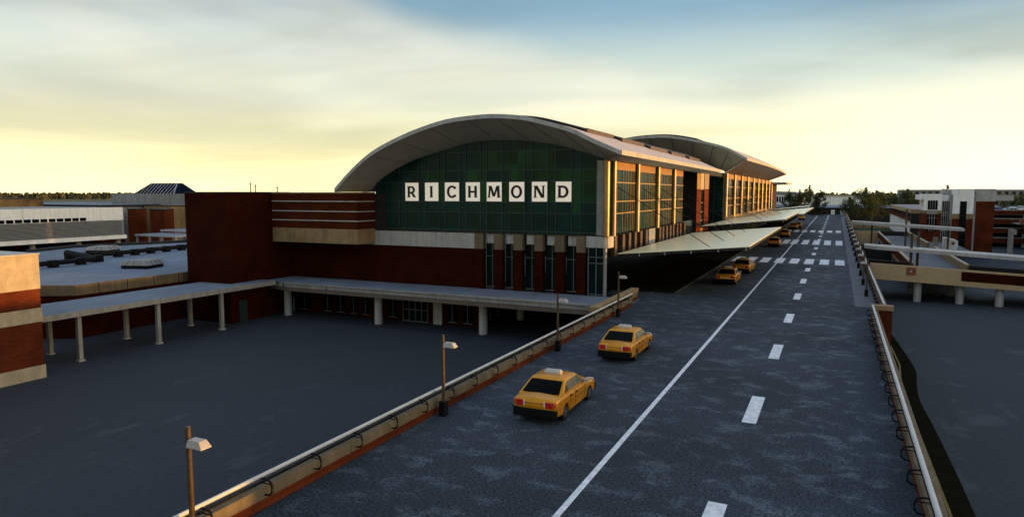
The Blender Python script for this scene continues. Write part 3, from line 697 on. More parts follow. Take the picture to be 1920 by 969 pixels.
m = MB(); m.prism([(XW - .4, 3.7), (XW + .5, 3.7), (XW + .45, 4.2), (XW - .2, 4.88), (XW - .4, 4.88)], 'y', 132.2, 231); m.build('sill_wall', 'stone', h2)
B(-22, -14.5, 231.2, 262, 12.2, 12.7).build('rear_canopy', 'roof_fascia', h2)
B(-40, -19.5, 231.1, 262, 0.1, 12.19).build('rear_wall', 'dark_wall', h2)

# ------------------------------------------------------------------ kerbside canopies
def canopy(label, x0, z0, x1, z1, y0, y1, cables, cx, czt):
    t = thing('kerb_canopy', label, 'canopy', ((x0+x1)/2, (y0+y1)/2, z0 - .4), 'sloping canopies over the terminal pavement')
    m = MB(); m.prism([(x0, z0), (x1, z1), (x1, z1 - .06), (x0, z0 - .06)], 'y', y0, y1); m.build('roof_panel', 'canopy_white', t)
    m = MB()
    m.prism([(x0, z0 - .065), (x1, z1 - .065), (x1, z1 - .30), (x0, z0 - .30)], 'y', y0 + .02, y0 + .16)
    m.prism([(x0, z0 - .065), (x1, z1 - .065), (x1, z1 - .30), (x0, z0 - .30)], 'y', y1 - .16, y1 - .02)
    m.prism([(x1 - .14, z1 - .085), (x1 + .0, z1 - .072), (x1, z1 - .30), (x1 - .14, z1 - .31)], 'y', y0 + .161, y1 - .161)
    m.build('edge_beam', 'dark_metal', t)
    n = int((y1-y0)/5.5); m = MB()
    for k in range(1, n):
        y = y0 + (y1-y0)*k/n; m.prism([(x0, z0 - .066), (x1 - .15, z1 - .075), (x1 - .15, z1 - .28), (x0, z0 - .36)], 'y', y - .06, y + .06)
    m.build('rafter', 'dark_metal', t)
    for ya, yb in cables:
        k = (cx - x0)/(x1 - x0); m = MB(); m.tube([(x0 + .02, ya, czt), (cx, yb, z0 + (z1-z0)*k - .01)], .035, 5); m.build('stay_cable', 'black_steel', t)
    for k in range(5):
        xx = x0 + (x1-x0)*(.18 + .2*k); zz = z0 + (z1-z0)*(.18 + .2*k); B(xx - .05, xx + .05, y0 - .12, y0 + .015, zz - .36, zz - .08).build('edge_clip', 'grey_metal', t)
    return t
canopy('nearest cream sloping canopy on stay cables beside the lettered hall', -18.45, 3.66, -6.7, 4.72, 62.4, 100.2, [(62.1, 64.8), (70.9, 73.6), (79.2, 82.2), (88.7, 92)], -10.4, 9.85)
canopy('middle cream sloping canopy in front of the brick stair tower', -18.45, 4.36, -6.6, 5.60, 105.6, 146, [(110, 112.5), (120, 123), (133.6, 136)], -10.4, 9.9)
canopy('farthest cream sloping canopy along the second hall', -18.2, 3.95, -5.9, 5.25, 147.5, 214, [(156, 158), (179, 181), (201, 203)], -10.4, 9.9)
c3 = canopy('small last canopy panel beyond the second hall', -18.2, 4.3, -7.5, 5.5, 217, 232, [], -10.4, 9.9)

# ------------------------------------------------------------------ brick block and banded wing
tw = thing('brick_block', 'tall plain dark brick block left of the lettered hall', 'building', (-58.5, 55, G))
B(-61.55, -55.46, 50.6, 59.44, G, 9.3).build('wall', 'brick', tw)
B(-61.6, -55.41, 50.55, 59.44, 9.3, 9.42).build('coping', 'dark_metal', tw)
d = B(-55.458, -55.40, 51.6, 52.65, G, -1.75).build('door', 'mullion', tw)
B(-55.399, -55.375, 51.72, 51.78, -3.0, -2.9).build('handle', 'black_steel', d)
wg = thing('banded_wing', 'overhanging brick wing with thin pale bands and tan base panel', 'building', (-50, 58, 4))
B(-55.4, -44.0, 56.6, 59.5, 5.6, 9.25).build('wall', 'brick_wing', wg)
B(-55.4, -43.98, 56.58, 59.5, 4.08, 5.598).build('base_panel', 'stone', wg)
for z in (6.44, 7.41, 8.44): B(-55.4, -43.95, 56.54, 59.5, z - .055, z + .055).build('stone_band', 'concrete_light', wg)
B(-55.4, -43.9, 56.5, 59.5, 9.25, 9.38).build('coping', 'stone', wg)
MB().box(-44.0, -42.6, 59.5, 59.7, 5.5, 9.2).build('side_return', 'dark_wall', wg)  # dark plate paints the shade beside the wing

# entrance canopy over the lower level
ec = thing('entrance_canopy', 'long concrete entrance canopy below the lettered glass front', 'canopy', (-36, 57, G))
def ring_at(x, y0):    # profile: flat roof, lip, fascia, soffit chamfer
    return [(x, 59.42, -.03), (x, y0, -.03), (x, y0 - .06, -.05), (x, y0 - .06, -.14), (x, y0 + .05, -.15), (x, y0 + .05, -.52), (x, y0 + .5, -.53), (x, 59.42, -.53)]
xs = [-57.6, -56.6, -55.3, -54, -52, -45, -15.42]
yo = [57.9, 56.4, 55.6, 55.15, 54.85, 54.8, 54.45]
m = MB(); m.loft([[(-55.35 if x < -55.35 and p[1] > 57 else p[0], p[1], p[2]) for p in ring_at(max(x, -57.6), y)] for x, y in zip(xs[2:], yo[2:])]); m.build('roof_slab', ['concrete'], ec)
m = MB(); m.loft([[(x, y0 + .10, -.535), (x, 59.40, -.535), (x, 59.40, -1.0), (x, y0 + .42, -1.0)] for x, y0 in ((-55.3, 55.6), (-54, 55.15), (-52, 54.85), (-45, 54.8), (-15.43, 54.45))]); m.build('soffit_beam', 'concrete_pink', ec)
B(-55.2, -15.45, 54.9, 59.40, -.029, -.022).build('roof_membrane', 'membrane', ec)
m = MB(); m.prism([(-57.6, 50.58 - .0), (-55.40, 50.58), (-55.40, 54.9), (-57.6, 54.9)], 'z', -.6, -.03) if False else None
for k in range(7): x = -52.5 + 5.8*k; B(x - .02, x + .02, 54.80, 54.92, -.60, -.16).build('panel_joint', 'roof_dark', ec)
for x in (-53.95, -41.9, -29.85): 
    m = MB(); m.tube([(x, 57.0, G), (x, 57.0, -1.0)], [.42, .40], 8); m.build('column', 'concrete_light', ec)
m = MB(); m.tube([(-29.8, 65.4, G), (-29.8, 65.4, -1.0)], .42, 8); m.build('column', 'concrete_light', ec)
m = MB(); m.tube([(-18.0, 57.0, G), (-18.0, 57.0, -1.0)], .42, 8); m.build('column', 'concrete_light', ec)

# covered walkway
wk = thing('covered_walkway', 'covered walkway with flat blue-grey roof on slim posts', 'walkway', (-56.6, 41, G))
B(-59.6, -53.4, 30.05, 55.3 - 4.75, -.34, .10).build('roof_slab', 'concrete', wk)
B(-55.40, -53.4, 50.551, 54.7, -.34, .10).build('roof_slab', 'concrete', wk)
B(-59.55, -53.5, 30.1, 50.5, .10, .107).build('roof_membrane', 'membrane', wk)
B(-55.35, -53.5, 50.501, 54.65, .10, .107).build('roof_membrane', 'membrane', wk)
for x, y in [(-53.95, 34), (-53.95, 41.05), (-53.95, 48.0), (-58.44, 34.4), (-58.44, 41.2), (-58.44, 48.1)]:
    p = MB().box(x - .17, x + .17, y - .17, y + .17, G + .12, -.34).build('post', 'concrete', wk, bevel=.03)
    B(x - .24, x + .24, y - .24, y + .24, G, G + .12).build('footing', 'concrete_light', p)

# left corner building with sunlit top
lb = thing('corner_building', 'corner building with cream and brick bands at the left frame edge', 'building', (-58, 20, G))
for (z0, z1, mt, nm, pr) in ((G, -3.03, 'cream', 'stone_band', .05), (-3.03, .11, 'brick_bright', 'brick_band', 0), (.11, 1.12, 'cream', 'stone_band', .04), (1.12, 2.5, 'brick_bright', 'brick_band', 0), (2.5, 4.95, 'cream', 'parapet_band', .03)):
    B(-66, -51.5 + pr, 5, 29.85 + pr, z0 + .001, z1 - .001).build(nm, mt, lb)
B(-66, -51.4, 5, 29.95, 4.95, 5.03).build('coping', 'concrete_light', lb)

# flat-roofed building behind the walkway
fb = thing('flat_roof_building', 'low brick building with wide blue-grey roof and tan parapet', 'building', (-84, 65, G))
out = [(-62.6, 39.4), (-62.6, 64), (-61.6, 64), (-61.6, 92), (-99.5, 82.5), (-105.5, 67), (-102, 58), (-104, 37.2), (-67.0, 37.2)]
out = [(-62.6, 39.4), (-62.6, 60), (-62.6, 92), (-99.5, 83), (-106, 66.8), (-103, 58.4), (-104, 37.2), (-66.6, 37.2)]
MB().prism(out, 'z', G, -.02).build('wall', 'brick', fb)
def inset(p, d): 
    cx = sum(q[0] for q in p)/len(p); cy = sum(q[1] for q in p)/len(p); return [(cx + (q[0]-cx)*(1+d), cy + (q[1]-cy)*(1+d)) for q in p]
MB().prism(inset(out, .004), 'z', -.02, .93).build('parapet_band', 'stone_dark', fb)
for y in (41.5, 44.4, 47.3, 50.2): B(-62.50, -62.44, y - .012, y + .012, 0, .92).build('panel_joint', 'roof_dark', fb)
MB().prism(inset(out, -.004), 'z', .93, .945).build('roof_membrane', 'membrane', fb)
m = MB()
for a, b in zip(out[2:6], out[3:6]):
    v = Vector((b[0]-a[0], b[1]-a[1])).normalized(); nrm = Vector((-v.y, v.x)) * .35
    m.prism([(a[0]-nrm.x, a[1]-nrm.y), (b[0]-nrm.x, b[1]-nrm.y), (b[0]+nrm.x, b[1]+nrm.y), (a[0]+nrm.x, a[1]+nrm.y)], 'z', .93, 1.35)
m.build('roof_edge_upstand', 'roof_dark', fb)
def skylight(label, c, sx, sy, rz):
    t = thing('roof_skylight', label, 'skylight', (0, 0, 0), 'skylights on the flat roof')
    B(-sx*.44, sx*.44, -sy*.44, sy*.44, 0, .38).build('kerb', 'black_steel', t)
    m = MB(); m.loft([[(-sx/2, -sy/2, .38), (sx/2, -sy/2, .38), (sx/2, sy/2, .38), (-sx/2, sy/2, .38)], [(-sx*.4, -sy*.4, .85), (sx*.4, -sy*.4, .85), (sx*.4, sy*.4, .85), (-sx*.4, sy*.4, .85)], [(-sx*.34, -sy*.34, .9), (sx*.34, -sy*.34, .9), (sx*.34, sy*.34, .9), (-sx*.34, sy*.34, .9)]])
    d = m.build('dome', 'concrete', t)
    m = MB()
    for k in (-1, 0, 1):
        m.tube([(sx*.5*k*.5, -sy/2 - .01, .39), (sx*.4*k*.5, -sy*.4, .865), (sx*.4*k*.5, sy*.4, .865), (sx*.5*k*.5, sy/2 + .01, .39)], .025, 4)
        m.tube([(-sx/2 - .01, sy*.5*k*.5, .39), (-sx*.4, sy*.4*k*.5, .865), (sx*.4, sy*.4*k*.5, .865), (sx/2 + .01, sy*.5*k*.5, .39)], .025, 4)
    m.build('glazing_bar', 'roof_dark', d)
    t.location = (*c, .945); t.rotation_euler.z = rz
skylight('larger grey roof skylight nearest the tan parapet', (-70.6, 52.1), 3.6, 3.2, R(18))
skylight('farther grey roof skylight beyond the black duct', (-94.2, 63.5), 3.4, 3.6, R(25))
def duct(label, path, w, h, z0):
    t = thing('roof_duct', label, 'duct', (path[0][0], path[0][1], .945))
    m = MB()
    m.tube([(x, y, z0) for x, y in path], h, 8); m.build('duct_pipe', 'black_steel', t, smooth=40)
    L = sum(math.dist(a, b) for a, b in zip(path, path[1:])); n = int(L/2.7)
    for k in range(n + 1):
        d = L*k/n
        for a, b in zip(path, path[1:]):
            s = math.dist(a, b)
            if d <= s + 1e-6: break
            d -= s
        x, y = a[0] + (b[0]-a[0])*d/s, a[1] + (b[1]-a[1])*d/s
        B(x - .42, x + .42, y - .42, y + .42, .945, z0 + .32).build('duct_support', 'black_steel', t)
duct('black roof duct running from the left behind the corner building', [(-79.5, 44.5), (-80, 51), (-81.4, 54.2)], .5, .3, 1.45)
duct('long black roof duct running towards the tall brick block', [(-87.6, 54.6), (-85.2, 58.9), (-86.4, 66.1), (-87.5, 76)], .5, .3, 1.45)
t = thing('roof_duct', 'slanting black duct section joining two roof ducts', 'duct', (-84, 54, .945))
m = MB(); m.tube([(-80.8, 53.7, 1.25), (-87.9, 54.5, 1.75)], .42, 8); m.build('duct_pipe', 'black_steel', t, smooth=40); B(-84.6, -84, 53.8, 54.4, .945, 1.3).build('duct_support', 'black_steel', t)
B(-90.5, -88.9, 76, 78.5, .945, 2.1).build('roof_vent_box', 'black_steel', fb)

# white concourse with louvres
wc = thing('white_concourse', 'white panelled concourse on columns with grey louvre band at left', 'building', (-125, 62, G))
XC = -115
m = MB()
for k in range(9): m.box(XC - .3, XC, 45 + 4.2*k - 1.2 + .02, 45 + 4.2*(k+1) - 1.2 - .02, 4.55, 6.8)
m.build('panel_band', 'white_paint', wc)
B(-137, XC - .32, 43.5, 81.4, 1.3, 6.75).build('core_wall', 'concrete', wc)
lv = MB()
for k in range(13): z = 1.95 + .2*k; lv.prism([(XC - .3, z), (XC + .04, z - .02), (XC + .04, z + .06), (XC - .3, z + .15)], 'y', 43.6, 81.6)
lv.build('louvre_band', 'louvre_metal', wc)
B(XC - .5, XC + .25, 43.5, 81.9, 1.25, 1.9).build('eave_band', 'white_paint', wc)
for k in range(15):
    y = 56.0 + 1.27*k; B(XC + .002, XC + .035, y, y + 1.05, 4.62, 5.15).build('window', 'dark_glass', wc)
for y in (50.5, 58.3, 66.5, 73.9, 81): m = MB(); m.tube([(XC - 1.0, y, G), (XC - 1.0, y, 1.26)], .45, 10); m.build('column', 'concrete', wc, smooth=40)
B(-137, -121, 60, 86, G, 1.24).build('brick_base', 'brick', wc)
rb = thing('rooftop_unit', 'rooftop block painted sunlit orange at the far left edge', 'rooftop unit', (-160, 80, G))
B(-175, -158, 70, 93.5, G, 8.05).build('casing', 'sunlit_orange', rb)
B(-175, -157.95, 70, 93.55, 8.05, 8.2).build('cap', 'roof_dark', rb)
fl = thing('flat_roof_building', 'dark-edged low roof between the white concourse and the concrete block', 'building', (-170, 110, G))
B(-200, -142, 95, 128, G, 6.3).build('wall', 'concrete', fl); B(-200.3, -141.7, 94.7, 128, 6.3, 6.75).build('roof_edge', 'roof_dark', fl); B(-199.5, -142.5, 95.5, 127.5, 6.75, 6.76).build('roof_membrane', 'membrane', fl)

# concrete block with glass pyramid roof
cbk = thing('concrete_block', 'grey concrete block carrying a glazed pyramid roof', 'building', (-144, 118, G))
m = MB()
for k in range(5): m.box(-159.1 + 5.2*k + .02, -159.1 + 5.2*(k+1) - .02, 110, 110.4, 2.0, 9.15)
m.build('panel_wall', 'concrete', cbk)
B(-159.0, -126, 110.42, 127, G, 9.05).build('core_wall', 'concrete', cbk)
B(-138, -126, 109.2, 109.99, 5.6, 6.5).build('stone_band', 'cream', cbk)
m = MB(); py = [(-152.4, 111, 9.06), (-138.6, 111, 9.06), (-138.6, 118, 9.06), (-152.4, 118, 9.06)]; pt = [(-149.6, 113.8, 11.6), (-140.6, 113.8, 11.6), (-140.6, 115.2, 11.6), (-149.6, 115.2, 11.6)]
m.loft([py, pt]); pr = m.build('pyramid_roof', 'blue_glass', cbk)
m = MB()
for k in range(13):
    a = k/12; lo = Vector(py[0]).lerp(Vector(py[1]), a); xt = lo.x
    if xt < -149.6: f = (xt + 152.4)/2.8
    elif xt > -140.6: f = (-138.6 - xt)/2.0
    else: f = 1
    hi = Vector((xt, 111 + 2.8*f, 9.06 + 2.54*f)); off = Vector((0, -.05, .06)); m.tube([lo + off, hi + off], .06, 4)
for a, b in zip(py, pt): m.tube([a, b], .09, 4)
m.tube([pt[0], pt[1], pt[2], pt[3], pt[0]], .08, 4); m.build('glazing_bar', 'white_metal', pr)
for (x0, x1, y0, lab) in ((-139.5, -136.6, 100, 'small dark brick cube beside the white concourse end'), (-132.4, -128.0, 100, 'larger brick cube in front of the concrete block')):
    q = thing('brick_cube', lab, 'building', ((x0+x1)/2, y0 + 2, G)); B(x0, x1, y0, y0 + 2.4, G, 5.7).build('wall', 'brick_bright', q); B(x0 - .1, x1 + .1, y0 - .1, y0 + 2.5, 5.7, 5.95).build('coping', 'dark_metal', q)
tb = thing('tan_block', 'low tan sunlit block behind the dark brick cube', 'building', (-136, 106, G)); B(-141, -132.4, 105.2, 108.9, G, 6.4).build('wall', 'stone', tb); B(-141.1, -132.3, 105.1, 109, 6.4, 6.55).build('coping', 'dark_metal', tb)
for i, (x0, x1, y0, y1, z, lab) in enumerate(((-119, -108, 86.5, 92, 1.6, 'white-framed shelter with flat roof nearest the concourse end'), (-121, -105, 93.5, 100, 2.1, 'white-framed shelter behind, close to the brick cubes'))):
    q = thing('framed_shelter', lab, 'shelter', ((x0+x1)/2, (y0+y1)/2, G), 'white framed shelters')
    B(x0, x1, y0, y1, z - .3, z).build('roof_frame', 'white_metal', q); B(x0 + .3, x1 - .3, y0 + .3, y1 - .3, z, z + .01).build('roof_membrane', 'membrane', q)
    for k in range(4):
        for y in (y0 + .3, y1 - .3):
            x = x0 + .3 + (x1 - x0 - .6)*k/3; B(x - .14, x + .14, y - .14, y + .14, G, z - .3).build('post', 'white_metal', q)

# ------------------------------------------------------------------ right side: bridges, plaza, tower, garage
ba = thing('access_bridge', 'near access bridge with tan fascia, brick inset and square emblem', 'bridge', (15, 100, G))
def slope(x): return .0 - .042 * (x - 3.9)
def sl_box(m, x0, x1, y0, y1, zt, zb):
    m.prism([(x0, slope(x0) + zb), (x1, slope(x1) + zb), (x1, slope(x1) + zt), (x0, slope(x0) + zt)], 'y', y0, y1); return m
sl_box(MB(), 4.06, 44, 96, 96.4, .66, -1.28).build('front_parapet', 'bridge_stone', ba)
sl_box(MB(), 13.7, 44, 95.97, 95.999, .44, -.66).build('brick_inset', 'brick', ba)
em = MB().box(8.02, 9.02, 95.96, 95.999, -.66, .28).build('emblem_panel', 'emblem', ba)
m = MB(); m.prism([(8.52 + .1*math.cos(2*PI*k/10), -.19 + .1*math.sin(2*PI*k/10)) for k in range(10)], 'y', 95.93, 95.958); m.build('emblem_disc', 'white_metal', em)
sl_box(MB(), 4.06, 44, 96.4, 106, -.95, -1.25).build('deck_slab', 'sidewalk', ba)
sl_box(MB(), 4.06, 9.3, 105.6, 106, .30, -1.9).build('rear_parapet', 'dark_wall', ba)  # dark colour paints the rear parapets' inner faces as unlit
sl_box(MB(), 15.9, 44, 105.6, 106, .42, -1.9).build('rear_parapet', 'dark_wall', ba)
for x, y in ((9.4, 97.2), (13.85, 97.4), (9.4, 105.0), (13.85, 105.0), (17.76, 97), (24, 97), (24, 105)):
    m = MB(); m.tube([(x, y, G), (x, y, slope(x) - 1.24)], .44, 8); m.build('pier', 'concrete_light', ba)
pz = thing('plaza_deck', 'raised plaza deck joining the bridges, brick and tan parapet sides', 'bridge', (12, 148, G))
B(9.6, 15.6, 106.02, 140, -1.3, -1.0).build('deck_slab', 'sidewalk', pz)
B(9.6, 22, 140.01, 190, -1.3, -1.002).build('deck_slab', 'sidewalk', pz)
pl = B(9.3, 9.6, 106.02, 189.9, -1.9, -.12).build('side_parapet', 'brick_bright', pz)
B(9.25, 9.66, 106.02, 189.9, -.119, .05).build('coping', 'cream', pl)
B(9.27, 9.298, 106.02, 189.9, -1.9, -1.35).build('stone_base', 'stone', pl)
pr_ = B(15.6, 15.9, 106.02, 139.9, -1.9, -.12).build('side_parapet', 'stone', pz)
B(15.55, 15.96, 106.02, 139.9, -.119, .05).build('coping', 'cream', pr_)
pr2 = B(15.7, 16.0, 150, 189.9, -1.9, -.12).build('side_parapet', 'stone', pz); B(15.65, 16.06, 150, 189.9, -.119, .05).build('coping', 'cream', pr2)
B(9.6, 22, 189.91, 190.3, G, .05).build('end_wall', 'dark_wall', pz)
for y in (115, 130, 150, 170):
    for x in (10.4, 14.8): m = MB(); m.tube([(x, y, G), (x, y, -1.3)], .4, 8); m.build('pier', 'concrete_light', pz)
bb = thing('access_bridge', 'middle access bridge showing only a dark side wall', 'bridge', (6.6, 142, G))
B(4.06, 9.28, 140, 140.4, -3.7, .04).build('side_wall', 'charcoal', bb); B(4.06, 9.28, 140.4, 146, -1.3, -1.0).build('deck_slab', 'sidewalk', bb)  # charcoal side wall paints the shaded recess below the bridge
bc = thing('access_bridge', 'far access bridge with plain tan side wall', 'bridge', (6.6, 192, G))
B(4.06, 9.29, 190.31, 190.7, -3.9, .03).build('side_wall', 'bridge_stone', bc); B(4.06, 9.29, 190.7, 196, -1.3, -1.0).build('deck_slab', 'sidewalk', bc)
st = thing('beam_step', 'pale concrete stepped beam in the gap behind the near bridge', 'beam', (8, 124, G)); MB().prism([(6.2, -4), (9.2, -4), (9.2, -2.4), (7.4, -2.4), (7.4, -3.0), (6.2, -3.0)], 'y', 124, 126).build('block', 'cream', st)
# bridge canopies on masts
def bcanopy(label, x0, x1, y0, y1, z0, z1, th, masts):
    t = thing('bridge_canopy', label, 'canopy', ((x0+x1)/2, (y0+y1)/2, z1 - 2), 'flat canopies on masts over the access bridges')
    m = MB(); m.loft([[(x0, y0 + 1.2, z0), (x0, y1, z0), (x0, y1, z0 - th), (x0, y0 + 1.2, z0 - th)], [(x0 + 1.3, y0, z0 - .04), (x0 + 1.3, y1, z0 - .04), (x0 + 1.3, y1, z0 - th - .04), (x0 + 1.3, y0, z0 - th - .04)], [(x1, y0, z1), (x1, y1, z1), (x1, y1, z1 - th), (x1, y0, z1 - th)]])
    m.build('roof_slab', 'concrete_light', t)
    for x, y, zt, zb in masts: MB().box(x - .15, x + .15, y - .12, y + .12, zb, zt).build('mast', 'pole_metal', t)
    if len(masts) > 1:
        m = MB(); m.tube([(masts[0][0], masts[0][1], masts[0][2] - .1), (x0 + 1.2, masts[0][1], z0 - .05)], .02, 4); m.build('stay_cable', 'black_steel', t)
bcanopy('wide pale canopy over the near access bridge', 3.5, 44, 98.6, 103, 2.62, .45, .42, [(8.75, 100, 4.25, -1.0), (9.75, 102.9, 4.2, -1.1), (24, 100, 3.4, -1.6), (25, 102.9, 3.4, -1.6)])
bcanopy('narrow grey canopy over the middle access bridge', 2.7, 20.5, 143, 148, 4.05, 3.1, .5, [(11.6, 144.2, 6.4, -1.0), (6.2, 147, 5.6, -1.0), (18.6, 147, 4.6, -1.0)])
kk = thing('ticket_kiosk', 'white slant-topped kiosk in front of the white and brick tower', 'kiosk', (19.2, 148, -1))
m = MB(); m.prism([(18.2, -1.0), (20.1, -1.0), (20.3, -.4), (20.3, .55), (20.0, .75), (18.2, 1.15)], 'y', 148, 151); m.build('shell', 'white_paint', kk, bevel=.05); B(19.3, 19.8, 147.96, 147.999, -.1, .35).build('poster', 'emblem', kk)
m = MB(); q = thing('stone_post', 'short pale post left of the white kiosk', 'post', (16.8, 148, -1)); m.box(16.4, 17.2, 148, 148.8, -1.0, 1.15); m.build('shaft', 'concrete_light', q, bevel=.05)

# white and brick tower
tr = thing('stair_tower', 'white and brick stair tower with tall dark window slots', 'tower', (22, 174, G)); Y0 = 170
def tbx(x0, x1, y0, y1, z0, z1, n, mt, par=None): return B(x0, x1, y0, y1, z0, z1).build(n, mt, par or tr)
k = 170/140
tbx(16.7, 20.0, Y0, Y0 + 8, G, 5.0, 'brick_wall', 'brick_bright'); tbx(16.68, 20.02, Y0 - .02, Y0 + 8, 5.002, 5.65, 'stone_band', 'stone'); tbx(16.7, 20.0, Y0, Y0 + 8, 5.652, 9.1, 'white_wall', 'white_paint')
tbx(15.6, 16.69, Y0 + .3, Y0 + 6, 7.9, 9.0, 'cantilever', 'white_paint')
w = tbx(17.45, 19.25, Y0 - .06, Y0 - .021, 5.8, 7.75, 'window', 'dark_glass'); m = MB()
for x in (17.9, 18.35, 18.8): m.box(x - .04, x + .04, Y0 - .10, Y0 - .061, 5.8, 7.75)
m.build('frame', 'grey_metal', w)
w = tbx(17.45, 19.25, Y0 - .06, Y0 - .021, 1.2, 4.7, 'window', 'dark_glass'); m = MB()
for x in (17.9, 18.35, 18.8): m.box(x - .04, x + .04, Y0 - .10, Y0 - .061, 1.2, 4.7)
m.box(17.45, 19.25, Y0 - .10, Y0 - .063, 4.0, 4.1); m.build('frame', 'grey_metal', w)
tbx(17.4, 19.3, Y0 - .08, Y0 - .022, 4.85, 5.6, 'spandrel', 'concrete')
tbx(20.02, 20.9, Y0 + 1.6, Y0 + 8, G, 8.6, 'recess_wall', 'dark_wall')
w = tbx(20.05, 21.35, Y0 + 1.4, Y0 + 1.58, -3.5, 7.6, 'window', 'dark_glass'); m = MB()
for x in (20.25, 20.6, 20.95, 21.3): m.box(x - .05, x + .05, Y0 + 1.3, Y0 + 1.395, -3.5, 7.6)
for z in (-1, 1.4, 4.6, 5.2): m.box(20.05, 21.35, Y0 + 1.28, Y0 + 1.393, z - .07, z + .07)
m.build('frame', 'white_metal', w)
tbx(20.1, 21.5, Y0 + 1.2, Y0 + 1.62, 7.6, 8.9, 'white_lintel', 'white_paint')
tbx(21.45, 21.95, Y0 + .02, Y0 + 7, G, 9.0, 'side_pillar', 'grey_metal')
tbx(21.95, 25.6, Y0 - .3, Y0 + 9, G, 3.95, 'brick_wall', 'brick_bright'); tbx(21.93, 25.62, Y0 - .32, Y0 + 9, 3.952, 5.0, 'stone_band', 'stone'); tbx(21.95, 25.6, Y0 - .3, Y0 + 9, 5.002, 10.15, 'white_wall', 'white_paint')
w = tbx(23.2, 24.4, Y0 - .38, Y0 - .321, -3.6, 7.6, 'window_slot', 'dark_glass'); m = MB()
for z in (4.6, 1.0, -.4, -1.7): m.box(23.2, 24.4, Y0 - .41, Y0 - .382, z - .05, z + .05)
m.build('frame', 'dark_metal', w)
tbx(25.62, 25.98, Y0 - .25, Y0 + 8, G, 9.0, 'corner_column', 'grey_metal')
tbx(25.98, 29.3, Y0, Y0 + 9, G, 7.6, 'brick_wall', 'brick_bright'); tbx(25.98, 29.4, Y0 - .05, Y0 + 9, 7.602, 10.14, 'white_wall', 'concrete_light'); tbx(29.4, 32.4, Y0 - .03, Y0 + 5, 7.75, 8.85, 'cantilever', 'concrete_light')
tbx(20.5, 21.94, Y0 + 3, Y0 + 9, 9.01, 10.0, 'white_wall', 'concrete_light')

# parking garage: visible front behind the tower and an unseen wing on the right, added to cast shade
pg = thing('parking_garage', 'multi-storey parking garage with brick bands and cars on its roof', 'parking garage', (80, 150, G))
for i, (z0, z1) in enumerate(((4.05, 5.0), (1.9, 2.9), (-.4, .6), (-2.9, -1.8))):
    B(33, 160, 205, 205.5, z0, z1).build('brick_band', 'brick_bright', pg)
    B(33, 160, 204.97, 205.52, z1, z1 + .25).build('concrete_band', 'concrete', pg)
    B(33, 160, 205.55, 280, z0 - .2, z0 + .15).build('floor_slab', 'concrete', pg)
B(33.5, 160, 240, 240.4, G, 4.0).build('inner_wall', 'charcoal', pg)
m = MB()
for k in range(14): x = 33.4 + 8*k; m = MB(); m.box(x, x + .7, 205.6, 206.3, G, 4.0); m.build('column', 'concrete_light', pg)
sb = MB().box(39, 160, 197, 197.3, 1.9, 3.3).build('ramp_wall', 'stone', pg); B(39, 160, 197.3, 205, 1.9, 2.1).build('ramp_slab', 'concrete', pg)
for k in range(8): B(39.2 + 2.2*k, 40.3 + 2.2*k, 196.96, 196.998, 2.0, 3.2).build('brick_inset', 'emblem', sb)
for x in (42, 60, 78): B(x, x + .7, 198, 198.7, G, 1.9).build('column', 'concrete_light', pg)
for (a, b, z) in ((-30, 30, 3.7), (30, 48, 4.7), (48, 205, 7.2)):  # unseen wing, heights stepped to set where its shadow falls
    for lv_ in range(3):
        z1 = z - 3.0*lv_
        if z1 < G + 1: continue
        B(44, 44.5, a + .02, b - .02, z1 - 1.1, z1).build('brick_band', 'brick_bright', pg)
        B(44.5, 160, a + .02, b - .02, z1 - 1.25, z1 - 1.0).build('floor_slab', 'concrete', pg)
    B(60, 60.4, a, b, G, z - 1.3).build('inner_wall', 'charcoal', pg)
for k in range(22): y = -26 + 10.5*k; B(44.6, 45.3, y, y + .7, G, (3.7 if y < 30 else 4.7 if y < 48 else 7.2) - 1.3).build('column', 'concrete_light', pg)
ps = thing('gate_pillar', 'pale concrete pillar standing before the dark garage front', 'pillar', (34.2, 180, G)); B(33.8, 34.7, 179.6, 180.4, G, 1.6).build('shaft', 'concrete_light', ps, bevel=.04); B(34.7, 35.2, 179.7, 180.3, .4, 1.4).build('bracket', 'concrete_light', ps)

# ramp structure left of the tower
rs = thing('ramp_structure', 'low parking ramp with tan parapet, brick band and pale ribbed wall', 'parking ramp', (26, 258, G))
B(18.4, 34, 215, 300, 3.85, 5.0).build('tan_parapet', 'bridge_stone', rs); B(18.6, 34, 215.2, 299.8, 5.0, 5.01).build('roof_deck', 'membrane', rs)
B(19.5, 34, 216, 299, 2.7, 3.849).build('gap_shade_block', 'charcoal', rs); B(18.4, 34, 215, 300, 1.7, 2.7).build('brick_band', 'brick_bright', rs); B(18.36, 34, 214.96, 300, 1.45, 1.7).build('stone_band', 'stone', rs)  # charcoal block paints the shade inside the gap
B(18.6, 34, 215.2, 300, G, 1.45).build('wall', 'white_paint', rs)
for k in range(36): y = 216 + 2.3*k; B(18.42, 18.6, y, y + .5, G, 1.449).build('rib', 'white_paint', rs)
B(18.2, 20.6, 212, 214.9, G, 3.9).build('recess_shade_block', 'charcoal', rs); B(18.1, 20.7, 211.9, 214.95, 3.9, 5.0).build('stone_head', 'stone', rs)  # charcoal block paints the recess as deep shade
tnw = thing('retaining_wall', 'tan retaining wall behind the trees at the road end', 'wall', (20, 346, G)); B(4.3, 60, 345.5, 346.2, G, .1).build('wall', 'bridge_stone', tnw); B(4.3, 60, 345.4, 346.3, .1, .4).build('coping', 'cream', tnw)

